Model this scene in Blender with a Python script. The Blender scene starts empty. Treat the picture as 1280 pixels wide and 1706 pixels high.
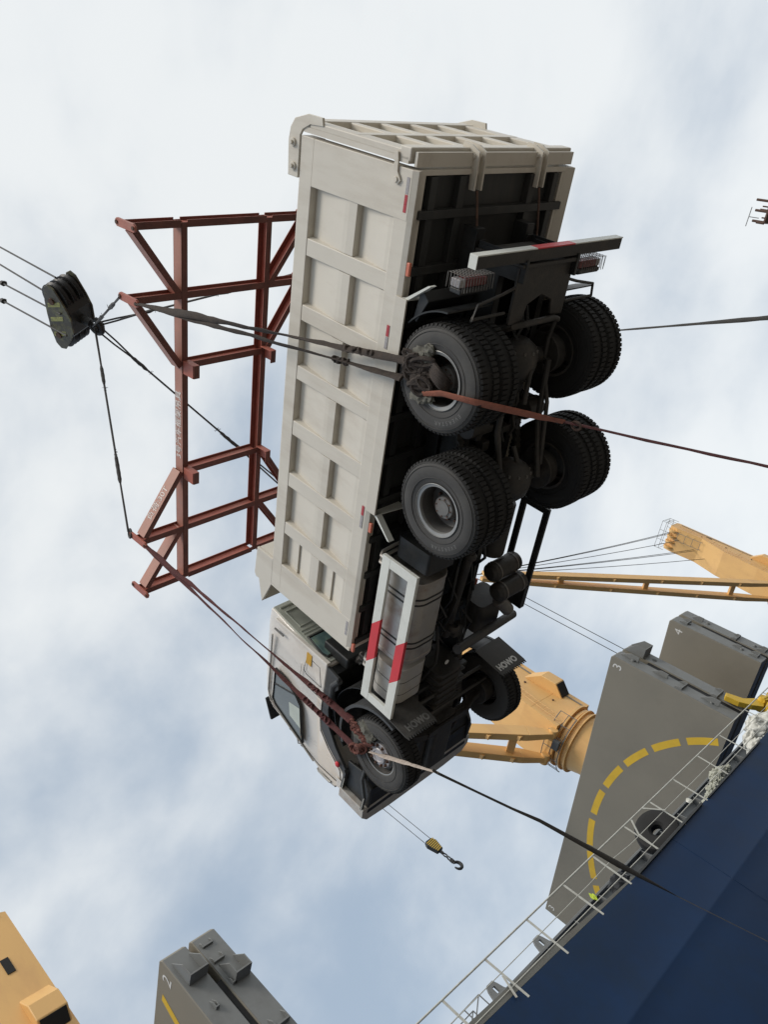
import bpy, bmesh, math, random
from mathutils import Vector, Matrix
random.seed(7)
S = bpy.context.scene
COL = S.collection
PI = math.pi

# ------------------------------------------------------------------ camera
WC = Matrix(((0.9189221203886324, 0.20089270614984203, -0.3394469874314001),
             (0.12818047670750474, 0.6617817700515004, 0.7386573320684903),
             (0.3730306985376629, -0.7222790384908704, 0.5823753845289197)))
EYE = Vector((0, 0, 1.6))
cam = bpy.data.cameras.new('camera'); camo = bpy.data.objects.new('camera', cam); COL.objects.link(camo)
cX = WC @ Vector((0, 1, 0)); cY = WC @ Vector((1, 0, 0)); cZ = -(WC @ Vector((0, 0, 1)))
m = Matrix((cX, cY, cZ)).transposed().to_4x4(); m.translation = EYE
camo.matrix_world = m
cam.sensor_fit = 'HORIZONTAL'; cam.sensor_width = 36; cam.lens = 36 * 1322.336 / 1280
cam.clip_start = 0.05; cam.clip_end = 8000
S.camera = camo

# ------------------------------------------------------------------ world, sun, exposure
W = bpy.data.worlds.new('World'); S.world = W; W.use_nodes = True
nt = W.node_tree; N = nt.nodes; Lk = nt.links; N.clear()
def wn(t, **k):
    n = N.new(t)
    for a, b in k.items(): setattr(n, a, b)
    return n
out = wn('ShaderNodeOutputWorld'); bg = wn('ShaderNodeBackground'); bg.inputs['Strength'].default_value = 0.1
SUN_EL = math.radians(50); SUN_AZ = math.radians(148)      # azimuth from +Y towards +X
sky = wn('ShaderNodeTexSky', sky_type='NISHITA', sun_disc=False, sun_elevation=SUN_EL, sun_rotation=SUN_AZ)
tc = wn('ShaderNodeTexCoord')
mp = wn('ShaderNodeMapping'); mp.inputs['Scale'].default_value = (1.0, 1.25, 1.6); mp.inputs['Location'].default_value = (0.532, -8.333, 0.008)
Lk.new(tc.outputs['Generated'], mp.inputs['Vector'])
n1 = wn('ShaderNodeTexNoise'); n1.inputs['Scale'].default_value = 2.6; n1.inputs['Detail'].default_value = 10; n1.inputs['Roughness'].default_value = .52; n1.inputs['Distortion'].default_value = .25
n2 = wn('ShaderNodeTexNoise'); n2.inputs['Scale'].default_value = 4.5; n2.inputs['Detail'].default_value = 6; n2.inputs['Roughness'].default_value = .5
Lk.new(mp.outputs[0], n1.inputs['Vector']); Lk.new(mp.outputs[0], n2.inputs['Vector'])
def wmath(op, a, b=None, clamp=False):
    q = wn('ShaderNodeMath', operation=op, use_clamp=clamp)
    for i, v in enumerate((a, b)):
        if v is None: continue
        if hasattr(v, 'node'): Lk.new(v, q.inputs[i])
        else: q.inputs[i].default_value = v
    return q.outputs[0]
def wmix(f, a, b):
    q = wn('ShaderNodeMix', data_type='RGBA')
    if hasattr(f, 'node'): Lk.new(f, q.inputs['Factor'])
    else: q.inputs['Factor'].default_value = f
    for i, v in ((6, a), (7, b)):
        if hasattr(v, 'node'): Lk.new(v, q.inputs[i])
        else: q.inputs[i].default_value = (*v, 1)
    return q.outputs[2]
# the cloud deck thins out slowly from overhead and the quay side towards the ship's bow side
sx = wn('ShaderNodeSeparateXYZ'); Lk.new(tc.outputs['Generated'], sx.inputs[0])
thin = wmath('ADD', wmath('ADD', wmath('MULTIPLY', sx.outputs['X'], 0.24), wmath('MULTIPLY', sx.outputs['Z'], 0.24)), wmath('MULTIPLY', sx.outputs['Y'], 0.12))
cov = wmath('ADD', wmath('ADD', wmath('MULTIPLY', n1.outputs[0], 1.10), wmath('MULTIPLY', n2.outputs[0], .62)), thin)
rmp = wn('ShaderNodeMapRange', interpolation_type='SMOOTHSTEP'); Lk.new(cov, rmp.inputs[0])
rmp.inputs[1].default_value = 0.63; rmp.inputs[2].default_value = 1.27
thick = wmix(rmp.outputs[0], (3.15, 3.85, 4.7), (7.1, 7.3, 7.3))    # physical cloud radiance, blue-grey veil to bright cloud
veil = wmix(0.12, thick, sky.outputs[0])
Lk.new(veil, bg.inputs['Color']); Lk.new(bg.outputs[0], out.inputs[0])

sl = bpy.data.lights.new('sun', 'SUN'); slo = bpy.data.objects.new('sun', sl); COL.objects.link(slo)
sl.energy = 1.5; sl.angle = math.radians(22); sl.color = (1, .93, .84)
sd = Vector((math.sin(SUN_AZ) * math.cos(SUN_EL), math.cos(SUN_AZ) * math.cos(SUN_EL), math.sin(SUN_EL)))
slo.rotation_euler = sd.to_track_quat('Z', 'Y').to_euler()
S.view_settings.view_transform = 'Standard'; S.view_settings.look = 'None'
S.view_settings.exposure = 0.41; S.view_settings.gamma = 1.0; S.view_settings.use_curve_mapping = False

# ------------------------------------------------------------------ materials
def mat(name, col, rough=.5, metal=0.0, var=.12, scale=2.0, dirt=None, dirt_amt=.3, dirt_scale=1.3, streak=None,
        bump=.0, bump_scale=40, spec=.5, rvar=.12, coat=0.0):
    M = bpy.data.materials.new(name); M.use_nodes = True
    t = M.node_tree; n = t.nodes; l = t.links; b = n['Principled BSDF']
    c = n.new('ShaderNodeTexCoord')
    src = c.outputs['Object']
    if streak:
        q = n.new('ShaderNodeMapping'); q.inputs['Scale'].default_value = streak; l.new(src, q.inputs[0]); ssrc = q.outputs[0]
    else: ssrc = src
    a = n.new('ShaderNodeTexNoise'); a.inputs['Scale'].default_value = scale; a.inputs['Detail'].default_value = 8; a.inputs['Roughness'].default_value = .6
    l.new(ssrc, a.inputs['Vector'])
    mr = n.new('ShaderNodeMapRange'); l.new(a.outputs[0], mr.inputs[0]); mr.inputs[1].default_value = .25; mr.inputs[2].default_value = .75
    mr.inputs[3].default_value = 1 - var; mr.inputs[4].default_value = 1 + var
    vm = n.new('ShaderNodeVectorMath'); vm.operation = 'SCALE'; vm.inputs[0].default_value = col; l.new(mr.outputs[0], vm.inputs['Scale'])
    last = vm.outputs[0]
    if dirt:
        d = n.new('ShaderNodeTexNoise'); d.inputs['Scale'].default_value = dirt_scale; d.inputs['Detail'].default_value = 10; d.inputs['Roughness'].default_value = .68
        l.new(ssrc, d.inputs['Vector'])
        dr = n.new('ShaderNodeMapRange'); l.new(d.outputs[0], dr.inputs[0]); dr.inputs[1].default_value = .5; dr.inputs[2].default_value = .78
        dr.inputs[4].default_value = dirt_amt
        mx = n.new('ShaderNodeMix'); mx.data_type = 'RGBA'; l.new(dr.outputs[0], mx.inputs['Factor']); l.new(last, mx.inputs[6]); mx.inputs[7].default_value = (*dirt, 1)
        last = mx.outputs[2]
    l.new(last, b.inputs['Base Color'])
    rr = n.new('ShaderNodeMapRange'); l.new(a.outputs[0], rr.inputs[0]); rr.inputs[3].default_value = max(0, rough - rvar); rr.inputs[4].default_value = min(1, rough + rvar)
    l.new(rr.outputs[0], b.inputs['Roughness'])
    b.inputs['Metallic'].default_value = metal; b.inputs['Specular IOR Level'].default_value = spec
    b.inputs['Coat Weight'].default_value = coat
    if bump:
        e = n.new('ShaderNodeTexNoise'); e.inputs['Scale'].default_value = bump_scale; e.inputs['Detail'].default_value = 4; l.new(src, e.inputs['Vector'])
        bp = n.new('ShaderNodeBump'); bp.inputs['Strength'].default_value = bump; bp.inputs['Distance'].default_value = .01
        l.new(e.outputs[0], bp.inputs['Height']); l.new(bp.outputs[0], b.inputs['Normal'])
    return M
BODY = mat('cream_paint', (.655, .612, .53), .42, var=.05, scale=1.2, dirt=(.40, .33, .25), dirt_amt=.5, dirt_scale=2.2, streak=(1.3, 1.3, .28), bump=.35, bump_scale=3.2)
CABP = mat('cab_paint', (.74, .70, .64), .3, var=.03, scale=1.5, dirt=(.42, .37, .31), dirt_amt=.4, dirt_scale=2.5, coat=.3, bump=.12, bump_scale=3)
CABR = mat('cab_rear_paint', (.44, .46, .40), .38, var=.06, scale=2, dirt=(.2, .2, .17), dirt_amt=.35, dirt_scale=2.5)
PRIM = mat('floor_primer', (.035, .037, .036), .55, var=.35, scale=2.5, dirt=(.10, .085, .07), dirt_amt=.5, dirt_scale=2.0, streak=(.3, 1.5, 1))
BLK = mat('chassis_black', (.018, .019, .019), .45, var=.35, scale=5, dirt=(.06, .055, .048), dirt_amt=.5, dirt_scale=3.5, bump=.15, bump_scale=30)
BLK2 = mat('axle_iron', (.035, .033, .030), .55, var=.4, scale=7, dirt=(.10, .08, .06), dirt_amt=.6, dirt_scale=5, bump=.3, bump_scale=40)
PLAST = mat('grey_plastic', (.055, .058, .06), .5, var=.15, scale=3, dirt=(.12, .11, .10), dirt_amt=.3)
TREAD = mat('tyre_tread_rubber', (.011, .0108, .0105), .8, var=.25, scale=6, dirt=(.03, .027, .023), dirt_amt=.5, dirt_scale=3, bump=.12, bump_scale=60)  # darker than the sidewalls: underside shade of the treads put into the colour
RUB = mat('tyre_rubber', (.055, .053, .050), .72, var=.25, scale=6, dirt=(.085, .08, .07), dirt_amt=.6, dirt_scale=3, bump=.12, bump_scale=60)
RIM = mat('rim_silver', (.30, .30, .29), .38, metal=.35, var=.12, scale=8, dirt=(.10, .09, .08), dirt_amt=.5, dirt_scale=6)
RIMD = mat('wheel_disc_grey', (.075, .072, .068), .55, var=.25, scale=8, dirt=(.14, .08, .05), dirt_amt=.5, dirt_scale=6)
HUB = mat('hub_grey', (.16, .155, .145), .5, metal=.2, var=.2, scale=12, dirt=(.20, .10, .06), dirt_amt=.5, dirt_scale=9)
HUBW = mat('front_hub_silver', (.42, .40, .40), .45, metal=.25, var=.1, scale=12, dirt=(.2, .16, .14), dirt_amt=.4, dirt_scale=9)
ALU = mat('tank_aluminium', (.44, .42, .385), .36, metal=.5, var=.10, scale=2, dirt=(.24, .155, .11), dirt_amt=1.1, dirt_scale=2.2)  # brown dirt colour also paints in the ground's reflection on the tank
GALV = mat('silver_paint', (.50, .48, .44), .35, metal=.2, var=.1, scale=3, dirt=(.28, .19, .14), dirt_amt=.8, dirt_scale=3)
WHT = mat('white_paint', (.70, .71, .66), .4, var=.05, scale=3, dirt=(.35, .33, .28), dirt_amt=.35, dirt_scale=4)
RED = mat('red_paint', (.62, .035, .045), .38, var=.08, scale=4, dirt=(.3, .05, .05), dirt_amt=.3)
LENS = mat('tail_lens_maroon', (.16, .03, .03), .3, var=.2, scale=20)
REFR = mat('reflector_red', (.42, .05, .06), .3, var=.15, scale=30)
REFW = mat('reflector_silver', (.36, .34, .34), .25, var=.2, scale=60)
ORR = mat('marker_lamp_orange', (.62, .19, .12), .3, var=.1, scale=30)
ORS = mat('yellow_sticker', (.62, .36, .05), .5, var=.12, scale=20)
GLS = mat('window_glass', (.15, .165, .16), .07, var=.1, scale=2, rvar=.01, spec=1.0)
GLB = mat('rear_glass', (.10, .17, .17), .08, var=.5, scale=5, rvar=.02, spec=.8, dirt=(.35, .38, .15), dirt_amt=.6, dirt_scale=5)  # blue-green and yellow reflection mottled into the glass colour
WINPALE = mat('reflection_inner_white', (.50, .55, .50), .6, var=.1, scale=4)
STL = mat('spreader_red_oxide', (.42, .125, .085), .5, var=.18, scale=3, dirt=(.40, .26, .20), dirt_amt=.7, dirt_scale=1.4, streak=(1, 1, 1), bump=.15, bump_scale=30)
STLW = mat('lit_faded_red_oxide', (.46, .225, .17), .55, var=.15, scale=3, dirt=(.38, .27, .22), dirt_amt=.6, dirt_scale=1.6, bump=.15, bump_scale=30)
STLD = mat('shaded_red_oxide', (.17, .062, .048), .6, var=.25, scale=4, dirt=(.06, .035, .03), dirt_amt=.6, dirt_scale=3)
RUST = mat('rusty_steel', (.10, .055, .038), .75, var=.4, scale=14, dirt=(.17, .09, .055), dirt_amt=.7, dirt_scale=10, bump=.4, bump_scale=60)
ROPE = mat('greased_wire_rope', (.045, .043, .040), .6, var=.35, scale=40, bump=.6, bump_scale=150)
WEB1 = mat('dirty_brown_webbing', (.045, .034, .028), .85, var=.35, scale=14, dirt=(.10, .075, .055), dirt_amt=.6, dirt_scale=9, bump=.7, bump_scale=90)
WEBR = mat('dark_red_webbing', (.15, .055, .042), .85, var=.35, scale=14, dirt=(.06, .04, .03), dirt_amt=.8, dirt_scale=9, bump=.7, bump_scale=90)
WEB2 = mat('maroon_webbing', (.11, .035, .035), .85, var=.3, scale=14, dirt=(.13, .08, .07), dirt_amt=.6, dirt_scale=9, bump=.7, bump_scale=90)
WEB3 = mat('orange_webbing', (.33, .115, .07), .85, var=.25, scale=14, dirt=(.20, .10, .07), dirt_amt=.6, dirt_scale=8, bump=.6, bump_scale=90)
WEB4 = mat('pale_webbing', (.40, .34, .29), .85, var=.25, scale=14, dirt=(.20, .17, .14), dirt_amt=.5, dirt_scale=8, bump=.6, bump_scale=90)
WEBK = mat('dark_grey_webbing', (.06, .058, .055), .85, var=.25, scale=14, dirt=(.11, .09, .07), dirt_amt=.6, dirt_scale=5, bump=.5, bump_scale=90)
RAG = mat('old_rag', (.13, .125, .105), .9, var=.35, scale=12, dirt=(.06, .07, .04), dirt_amt=.7, dirt_scale=9, bump=.8, bump_scale=50)
BLOCKY = mat('worn_yellow_block_paint', (.40, .38, .13), .6, var=.3, scale=5, dirt=(.12, .10, .085), dirt_amt=1.6, dirt_scale=4.0, streak=(1.6, 1.6, .7))
YELW = mat('worn_yellow_stripe', (.42, .42, .14), .6, var=.3, scale=8, dirt=(.10, .09, .075), dirt_amt=1.4, dirt_scale=9)
BLOCKD = mat('dirty_block_paint', (.10, .095, .075), .6, var=.35, scale=6, dirt=(.36, .36, .14), dirt_amt=.9, dirt_scale=5)
BLKM = mat('black_grease_steel', (.022, .022, .021), .5, var=.4, scale=8)
HULL = mat('navy_hull_paint', (.0065, .026, .074), .55, var=.22, scale=.5, dirt=(.010, .022, .036), dirt_amt=.8, dirt_scale=.30, bump=.18, bump_scale=.7, spec=.18)
HEDGE = mat('grey_deck_paint', (.13, .13, .115), .6, var=.2, scale=1.5, dirt=(.10, .07, .05), dirt_amt=.6, dirt_scale=2)
HATCH = mat('hatch_grey_paint', (.205, .188, .150), .55, var=.07, scale=.35, dirt=(.14, .125, .10), dirt_amt=.5, dirt_scale=.25, bump=.06, bump_scale=2)
HATE = mat('hatch_edge_grey_paint', (.185, .19, .185), .55, var=.12, scale=1.2, dirt=(.09, .085, .075), dirt_amt=.6, dirt_scale=1.2)
OPENBLK = mat('opening_black', (.012, .012, .012), .8, var=.2, scale=5)
YEL = mat('yellow_marking_paint', (.62, .40, .03), .55, var=.12, scale=1.5, dirt=(.45, .28, .05), dirt_amt=.5)
CRN = mat('crane_buff_paint', (.74, .445, .165), .5, var=.06, scale=.5, dirt=(.55, .30, .13), dirt_amt=.6, dirt_scale=.9, streak=(1, 1, .4))
RAIL = mat('railing_white_grey', (.52, .52, .47), .5, var=.15, scale=5, dirt=(.26, .20, .15), dirt_amt=.5, dirt_scale=4)
NET = mat('white_plastic_sheet', (.62, .61, .55), .4, var=.15, scale=6, dirt=(.3, .3, .2), dirt_amt=.5, dirt_scale=5)
NETG = mat('cargo_net_rope', (.40, .40, .33), .8, var=.4, scale=20, dirt=(.10, .10, .07), dirt_amt=.8, dirt_scale=12)
HIVIS = mat('hi_vis_yellow', (.55, .68, .06), .7, var=.15, scale=10)
DARK = mat('dark_cloth', (.02, .022, .025), .8, var=.3, scale=8)
CONC = mat('quay_concrete', (.17, .152, .128), .85, var=.15, scale=.4, dirt=(.07, .062, .054), dirt_amt=.6, dirt_scale=.2, bump=.3, bump_scale=8)
SEA = mat('harbour_water', (.035, .055, .055), .12, var=.1, scale=.05, bump=.6, bump_scale=.8)
PAINTW = mat('stencil_white', (.78, .72, .68), .6, var=.3, scale=25)
LETW = mat('white_lettering', (.62, .62, .60), .6, var=.1, scale=20)
LETG = mat('moulded_lettering', (.16, .16, .155), .7, var=.2, scale=20)

# ------------------------------------------------------------------ mesh helpers
class MB:
    def __init__(s): s.b = bmesh.new()
    def face(s, pts):
        try: return s.b.faces.new([s.b.verts.new(p) for p in pts])
        except ValueError: return None
    def hexa(s, p):      # 8 points: bottom 0-3 ccw, top 4-7
        v = [s.b.verts.new(q) for q in p]
        for f in ((3, 2, 1, 0), (4, 5, 6, 7), (0, 1, 5, 4), (1, 2, 6, 5), (2, 3, 7, 6), (3, 0, 4, 7)): s.b.faces.new([v[i] for i in f])
        return s
    def box(s, x0, x1, y0, y1, z0, z1, M=None):
        if x0 > x1: x0, x1 = x1, x0
        if y0 > y1: y0, y1 = y1, y0
        if z0 > z1: z0, z1 = z1, z0
        p = [Vector(q) for q in ((x0, y0, z0), (x1, y0, z0), (x1, y1, z0), (x0, y1, z0), (x0, y0, z1), (x1, y0, z1), (x1, y1, z1), (x0, y1, z1))]
        if M is not None: p = [M @ q for q in p]
        return s.hexa(p)
    def bar(s, a, b, w, h, up=(0, 0, 1)):   # rectangular bar from a to b; w sideways, h along up
        a = Vector(a); b = Vector(b); d = (b - a).normalized(); u = Vector(up)
        u = (u - d * u.dot(d)).normalized(); r = d.cross(u)
        def c(q): return [q - r * w / 2 - u * h / 2, q + r * w / 2 - u * h / 2, q + r * w / 2 + u * h / 2, q - r * w / 2 + u * h / 2]
        A, B = c(a), c(b)
        return s.hexa([A[0], A[1], B[1], B[0], A[3], A[2], B[2], B[3]])
    def ibeam(s, a, b, h, w, t=.018, up=(0, 0, 1)):
        a = Vector(a); b = Vector(b); d = (b - a).normalized(); u = Vector(up); u = (u - d * u.dot(d)).normalized()
        s.bar(a, b, t, h - 2 * t, u); s.bar(a + u * (h / 2 - t / 2), b + u * (h / 2 - t / 2), w, t, u); s.bar(a - u * (h / 2 - t / 2), b - u * (h / 2 - t / 2), w, t, u)
        return s
    def prism(s, poly, f0, f1):    # poly: 2D list; f0,f1 map (a,b)->3D
        A = [s.b.verts.new(f0(*p)) for p in poly]; B = [s.b.verts.new(f1(*p)) for p in poly]
        n = len(poly)
        s.cap(A); s.cap(B)
        for i in range(n): s.b.faces.new((A[i], B[i], B[(i + 1) % n], A[(i + 1) % n]))
        return s
    def cap(s, V):
        if len(V) <= 4 : s.b.faces.new(V); return
        from mathutils.geometry import tessellate_polygon
        for t in tessellate_polygon([[v.co for v in V]]):
            try: s.b.faces.new([V[i] for i in t])
            except ValueError: pass
    def cyl(s, a, b, r, r2=None, n=24, caps=True):
        a = Vector(a); b = Vector(b); r2 = r if r2 is None else r2
        d = (b - a).normalized(); u = d.orthogonal().normalized(); w = d.cross(u)
        A = [s.b.verts.new(a + (u * math.cos(k * 2 * PI / n) + w * math.sin(k * 2 * PI / n)) * r) for k in range(n)]
        B = [s.b.verts.new(b + (u * math.cos(k * 2 * PI / n) + w * math.sin(k * 2 * PI / n)) * r2) for k in range(n)]
        for k in range(n): s.b.faces.new((A[k], A[(k + 1) % n], B[(k + 1) % n], B[k]))
        if caps: s.b.faces.new(A[::-1]); s.b.faces.new(B)
        return s
    def tube(s, pts, r, n=8, flat=None, up=None, twist=0.0):
        pts = [Vector(p) for p in pts]; R = r if hasattr(r, '__len__') else [r] * len(pts)
        prev = None; pu = None
        for i, p in enumerate(pts):
            d = (pts[min(i + 1, len(pts) - 1)] - pts[max(i - 1, 0)])
            d = d.normalized() if d.length > 1e-9 else Vector((0, 0, 1))
            if pu is None:
                u = Vector(up) if up is not None else d.orthogonal()
            else: u = pu
            u = (u - d * u.dot(d)).normalized(); pu = u; w = d.cross(u)
            ring = []
            for k in range(n):
                a = k * 2 * PI / n
                x = math.cos(a) * R[i]; y = math.sin(a) * R[i] * (flat if flat else 1)
                t = twist * i; x, y = x * math.cos(t) - y * math.sin(t), x * math.sin(t) + y * math.cos(t)
                ring.append(s.b.verts.new(p + u * x + w * y))
            if prev:
                for k in range(n): s.b.faces.new((prev[k], prev[(k + 1) % n], ring[(k + 1) % n], ring[k]))
            else: s.b.faces.new(ring[::-1])
            prev = ring
        s.b.faces.new(prev)
        return s
    def lathe(s, prof, c, ax=(0, 1, 0), n=64, close=False):   # prof: (r, along)
        ax = Vector(ax).normalized(); c = Vector(c); u = ax.orthogonal().normalized(); w = ax.cross(u)
        rings = []
        for (r, h) in prof:
            if r < 1e-6: rings.append([s.b.verts.new(c + ax * h)])
            else: rings.append([s.b.verts.new(c + ax * h + (u * math.cos(k * 2 * PI / n) + w * math.sin(k * 2 * PI / n)) * r) for k in range(n)])
        prs = list(zip(rings, rings[1:])) + ([(rings[-1], rings[0])] if close else [])
        for A, B in prs:
            for k in range(n):
                k2 = (k + 1) % n
                if len(A) == 1 and len(B) == 1: continue
                if len(A) == 1: s.b.faces.new((A[0], B[k2], B[k]))
                elif len(B) == 1: s.b.faces.new((A[k], A[k2], B[0]))
                else: s.b.faces.new((A[k], A[k2], B[k2], B[k]))
        return s
    def blob(s, c, r, seed=0, amp=.3, sub=3):
        g = bmesh.ops.create_icosphere(s.b, subdivisions=sub, radius=1)
        from mathutils import noise
        c = Vector(c); r = Vector(r)
        for v in g['verts']:
            q = v.co.copy(); k = 1 + amp * noise.noise(q * 2.1 + Vector((seed * 3.7, seed, 0))) + amp * .5 * noise.noise(q * 5.3 + Vector((seed, 0, seed * 2)))
            v.co = c + Vector((q.x * r.x, q.y * r.y, q.z * r.z)) * k
        return s
    def done(s, name, mt, parent=None, smooth=30, bevel=0, label=None, cat=None, group=None, kind=None, segs=2):
        bmesh.ops.recalc_face_normals(s.b, faces=s.b.faces)
        me = bpy.data.meshes.new(name); s.b.to_mesh(me); s.b.free()
        for k in (mt if isinstance(mt, (list, tuple)) else [mt]): me.materials.append(k)
        if smooth:
            me.polygons.foreach_set('use_smooth', [True] * len(me.polygons)); me.set_sharp_from_angle(angle=math.radians(smooth))
        o = bpy.data.objects.new(name, me); COL.objects.link(o)
        if parent is not None: o.parent = parent
        if bevel:
            bv = o.modifiers.new('bevel', 'BEVEL'); bv.width = bevel; bv.segments = segs; bv.limit_method = 'ANGLE'; bv.angle_limit = math.radians(40)
            bv.harden_normals = True
        tag(o, label, cat, group, kind)
        return o
def tag(o, label=None, cat=None, group=None, kind=None):
    if label: o['label'] = label
    if cat: o['category'] = cat
    if group: o['group'] = group
    if kind: o['kind'] = kind
    return o
def empty(name, loc, label, cat, group=None, parent=None):
    o = bpy.data.objects.new(name, None); COL.objects.link(o); o.location = loc; o.empty_display_size = .3
    return tag(o, label, cat, group)
def local(root, p): return Vector(p) - root.location
def text_mesh(body, size, extrude=.001, bold=0.0):
    c = bpy.data.curves.new('t', 'FONT'); c.body = body; c.size = size; c.extrude = extrude; c.align_x = 'CENTER'; c.align_y = 'CENTER'; c.resolution_u = 3; c.offset = bold
    o = bpy.data.objects.new('t', c); COL.objects.link(o)
    me = bpy.data.meshes.new_from_object(o.evaluated_get(bpy.context.evaluated_depsgraph_get()))
    bpy.data.objects.remove(o); bpy.data.curves.remove(c)
    return me
def text(name, body, size, org, right, up, mt, parent, bold=0, sx=1.0, extrude=.001):
    me = text_mesh(body, size, extrude, bold); r = Vector(right).normalized(); u = Vector(up); u = (u - r * u.dot(r)).normalized(); n = r.cross(u)
    for v in me.vertices:
        v.co = Vector(org) + r * v.co.x * sx + u * v.co.y + n * v.co.z
    me.materials.clear(); me.materials.append(mt); me.name = name
    o = bpy.data.objects.new(name, me); COL.objects.link(o); o.parent = parent
    return o
def arc_text(name, body, size, cen, r, a0, da, mt, parent, side=1):
    b = bmesh.new()
    for i, ch in enumerate(body):
        me = text_mesh(ch, size); a = a0 + i * da
        # wheel face looks along +y (side=1); letters stand with their tops outward
        outv = Vector((math.cos(a), 0, math.sin(a))); r_ = Vector((outv.z, 0, -outv.x)) * 1.0
        if side > 0: r_ = -r_ if r_.cross(outv).y < 0 else r_
        for v in me.vertices: v.co = Vector(cen) + outv * (r + v.co.y) + r_ * v.co.x + Vector((0, v.co.z, 0))
        b.from_mesh(me); bpy.data.meshes.remove(me)
    me = bpy.data.meshes.new(name); b.to_mesh(me); b.free(); me.materials.append(mt)
    o = bpy.data.objects.new(name, me); COL.objects.link(o); o.parent = parent
    return o
def lerp(a, b, t): return Vector(a) * (1 - t) + Vector(b) * t
def path(a, b, n=24, sag=0.0, amp=0.0, seed=0):
    from mathutils import noise
    P = []
    for i in range(n + 1):
        t = i / n; p = lerp(a, b, t); p.z -= sag * 4 * t * (1 - t)
        if amp: p += Vector((noise.noise((t * 9, seed, 0)), noise.noise((t * 9, seed, 5)), noise.noise((t * 9, seed, 9)))) * amp * min(1, 6 * t * (1 - t))
        P.append(p)
    return P

# ------------------------------------------------------------------ ground and water
MB().box(-11, 90, -120, 260, -1.5, 0).done('ground', CONC, smooth=0, kind='structure')
w_ = MB(); w_.face([(-3000, -3000, -3.2), (3000, -3000, -3.2), (3000, 5000, -3.2), (-3000, 5000, -3.2)]); w_.done('water', SEA, smooth=0, kind='structure')

# ------------------------------------------------------------------ ship
D = -13.5
ship = empty('cargo_ship', (D, 20, 0), 'navy blue hull side of the cargo ship with grey deck edge below the railing', 'ship')
def SL(x, y, z): return Vector((x, y, z)) - ship.location
def edge_z(y): return 5.13 + max(0, 17.0 - y) * .035
hb = MB(); ys = [-60, -30, -10, 0, 6, 11, 14, 17, 20, 24, 28, 34, 45, 60, 90, 130]
zs = [-4, 0, 1.6, 3.0, 3.42, 3.44, 3.50, 3.52, 4.3, None]
grid = []
for y in ys:
    row = []
    for k, z in enumerate(zs):
        zz = edge_z(y) if z is None else z
        x = D - (max(0, 3.4 - zz) * .02) + (.005 if k in (5, 6) else 0)
        row.append(hb.b.verts.new(SL(x, y, zz)))
    row.append(hb.b.verts.new(SL(D - .35, y, edge_z(y)))); row.append(hb.b.verts.new(SL(D - .35, y, edge_z(y) - .3)))
    row.append(hb.b.verts.new(SL(D - 22, y, edge_z(y) - .3))); row.append(hb.b.verts.new(SL(D - 22, y, -4)))
    grid.append(row)
for a, b in zip(grid, grid[1:]):
    for k in range(len(a) - 1): hb.b.faces.new((a[k], a[k + 1], b[k + 1], b[k]))
hull = hb.done('hull', HULL, ship, smooth=30)
# weld seams and butts of the plating, each a raised bead
for y in (5, 19.4, 39):
    MB().cyl(SL(D + .001, y, 0), SL(D + .001, y, edge_z(y) - .02), .005, n=6).done('weld_seam', HULL, ship)
sh = MB(); sh.prism([(-30, 0), (17.2, 0), (17.2, .04), (13, .17), (-30, .6)], lambda a, b: SL(D + .0, a, edge_z(a) + b), lambda a, b: SL(D - .06, a, edge_z(a) + b))
sh.done('deck_edge_plate', HEDGE, ship, smooth=0)
MB().bar(SL(D + .03, 17.3, edge_z(20) - .02), SL(D + .03, 21.6, edge_z(20) - .0), .10, .07).done('fender_bar', BLK, ship, bevel=.01)
MB().bar(SL(D + .03, 22.1, edge_z(20) - .02), SL(D + .03, 26.8, edge_z(20) - .02), .06, .05).done('fender_bar', BLK, ship, bevel=.01)
# hatch coaming between the open covers
cb = MB()
cb.box(-17.05, -16.95, 8.5, 34.4, 4.9, 6.36, Matrix.Translation(-ship.location)); cb.box(-17.3, -16.7, 8.5, 34.4, 6.36, 6.43, Matrix.Translation(-ship.location))
cb.box(-17.16, -16.97, 8.5, 34.4, 5.75, 5.82, Matrix.Translation(-ship.location))
cb.done('hatch_coaming', HATE, ship, smooth=0, bevel=.01)
y = 9.5
while y < 34:
    MB().prism([(-17, 4.9), (-16.5, 4.9), (-16.72, 6.35), (-17, 6.35)], lambda a, b: SL(a, y, b), lambda a, b: SL(a, y + .03, b)).done('coaming_stay', HATE, ship, smooth=0)
    y += 1.45
# hatch wheel brackets standing on the coaming, each with a slot
for y in (12.7, 14.83, 17.03):
    g = MB()
    for a, b, c, d in (((-.33, 0), (.30, 0), (.22, .12), (-.26, .12)), ((-.26, .12), (-.06, .12), (-.05, .30), (-.2, .30)), ((.05, .12), (.22, .12), (.17, .30), (.05, .30)), ((-.2, .30), (.17, .30), (.12, .42), (-.12, .42))):
        g.prism([a, b, c, d], lambda p, q: SL(-16.95, y + p, 6.42 + q), lambda p, q: SL(-17.02, y + p, 6.42 + q))
    g.done('cover_stopper', HATE, ship, smooth=0)

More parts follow.
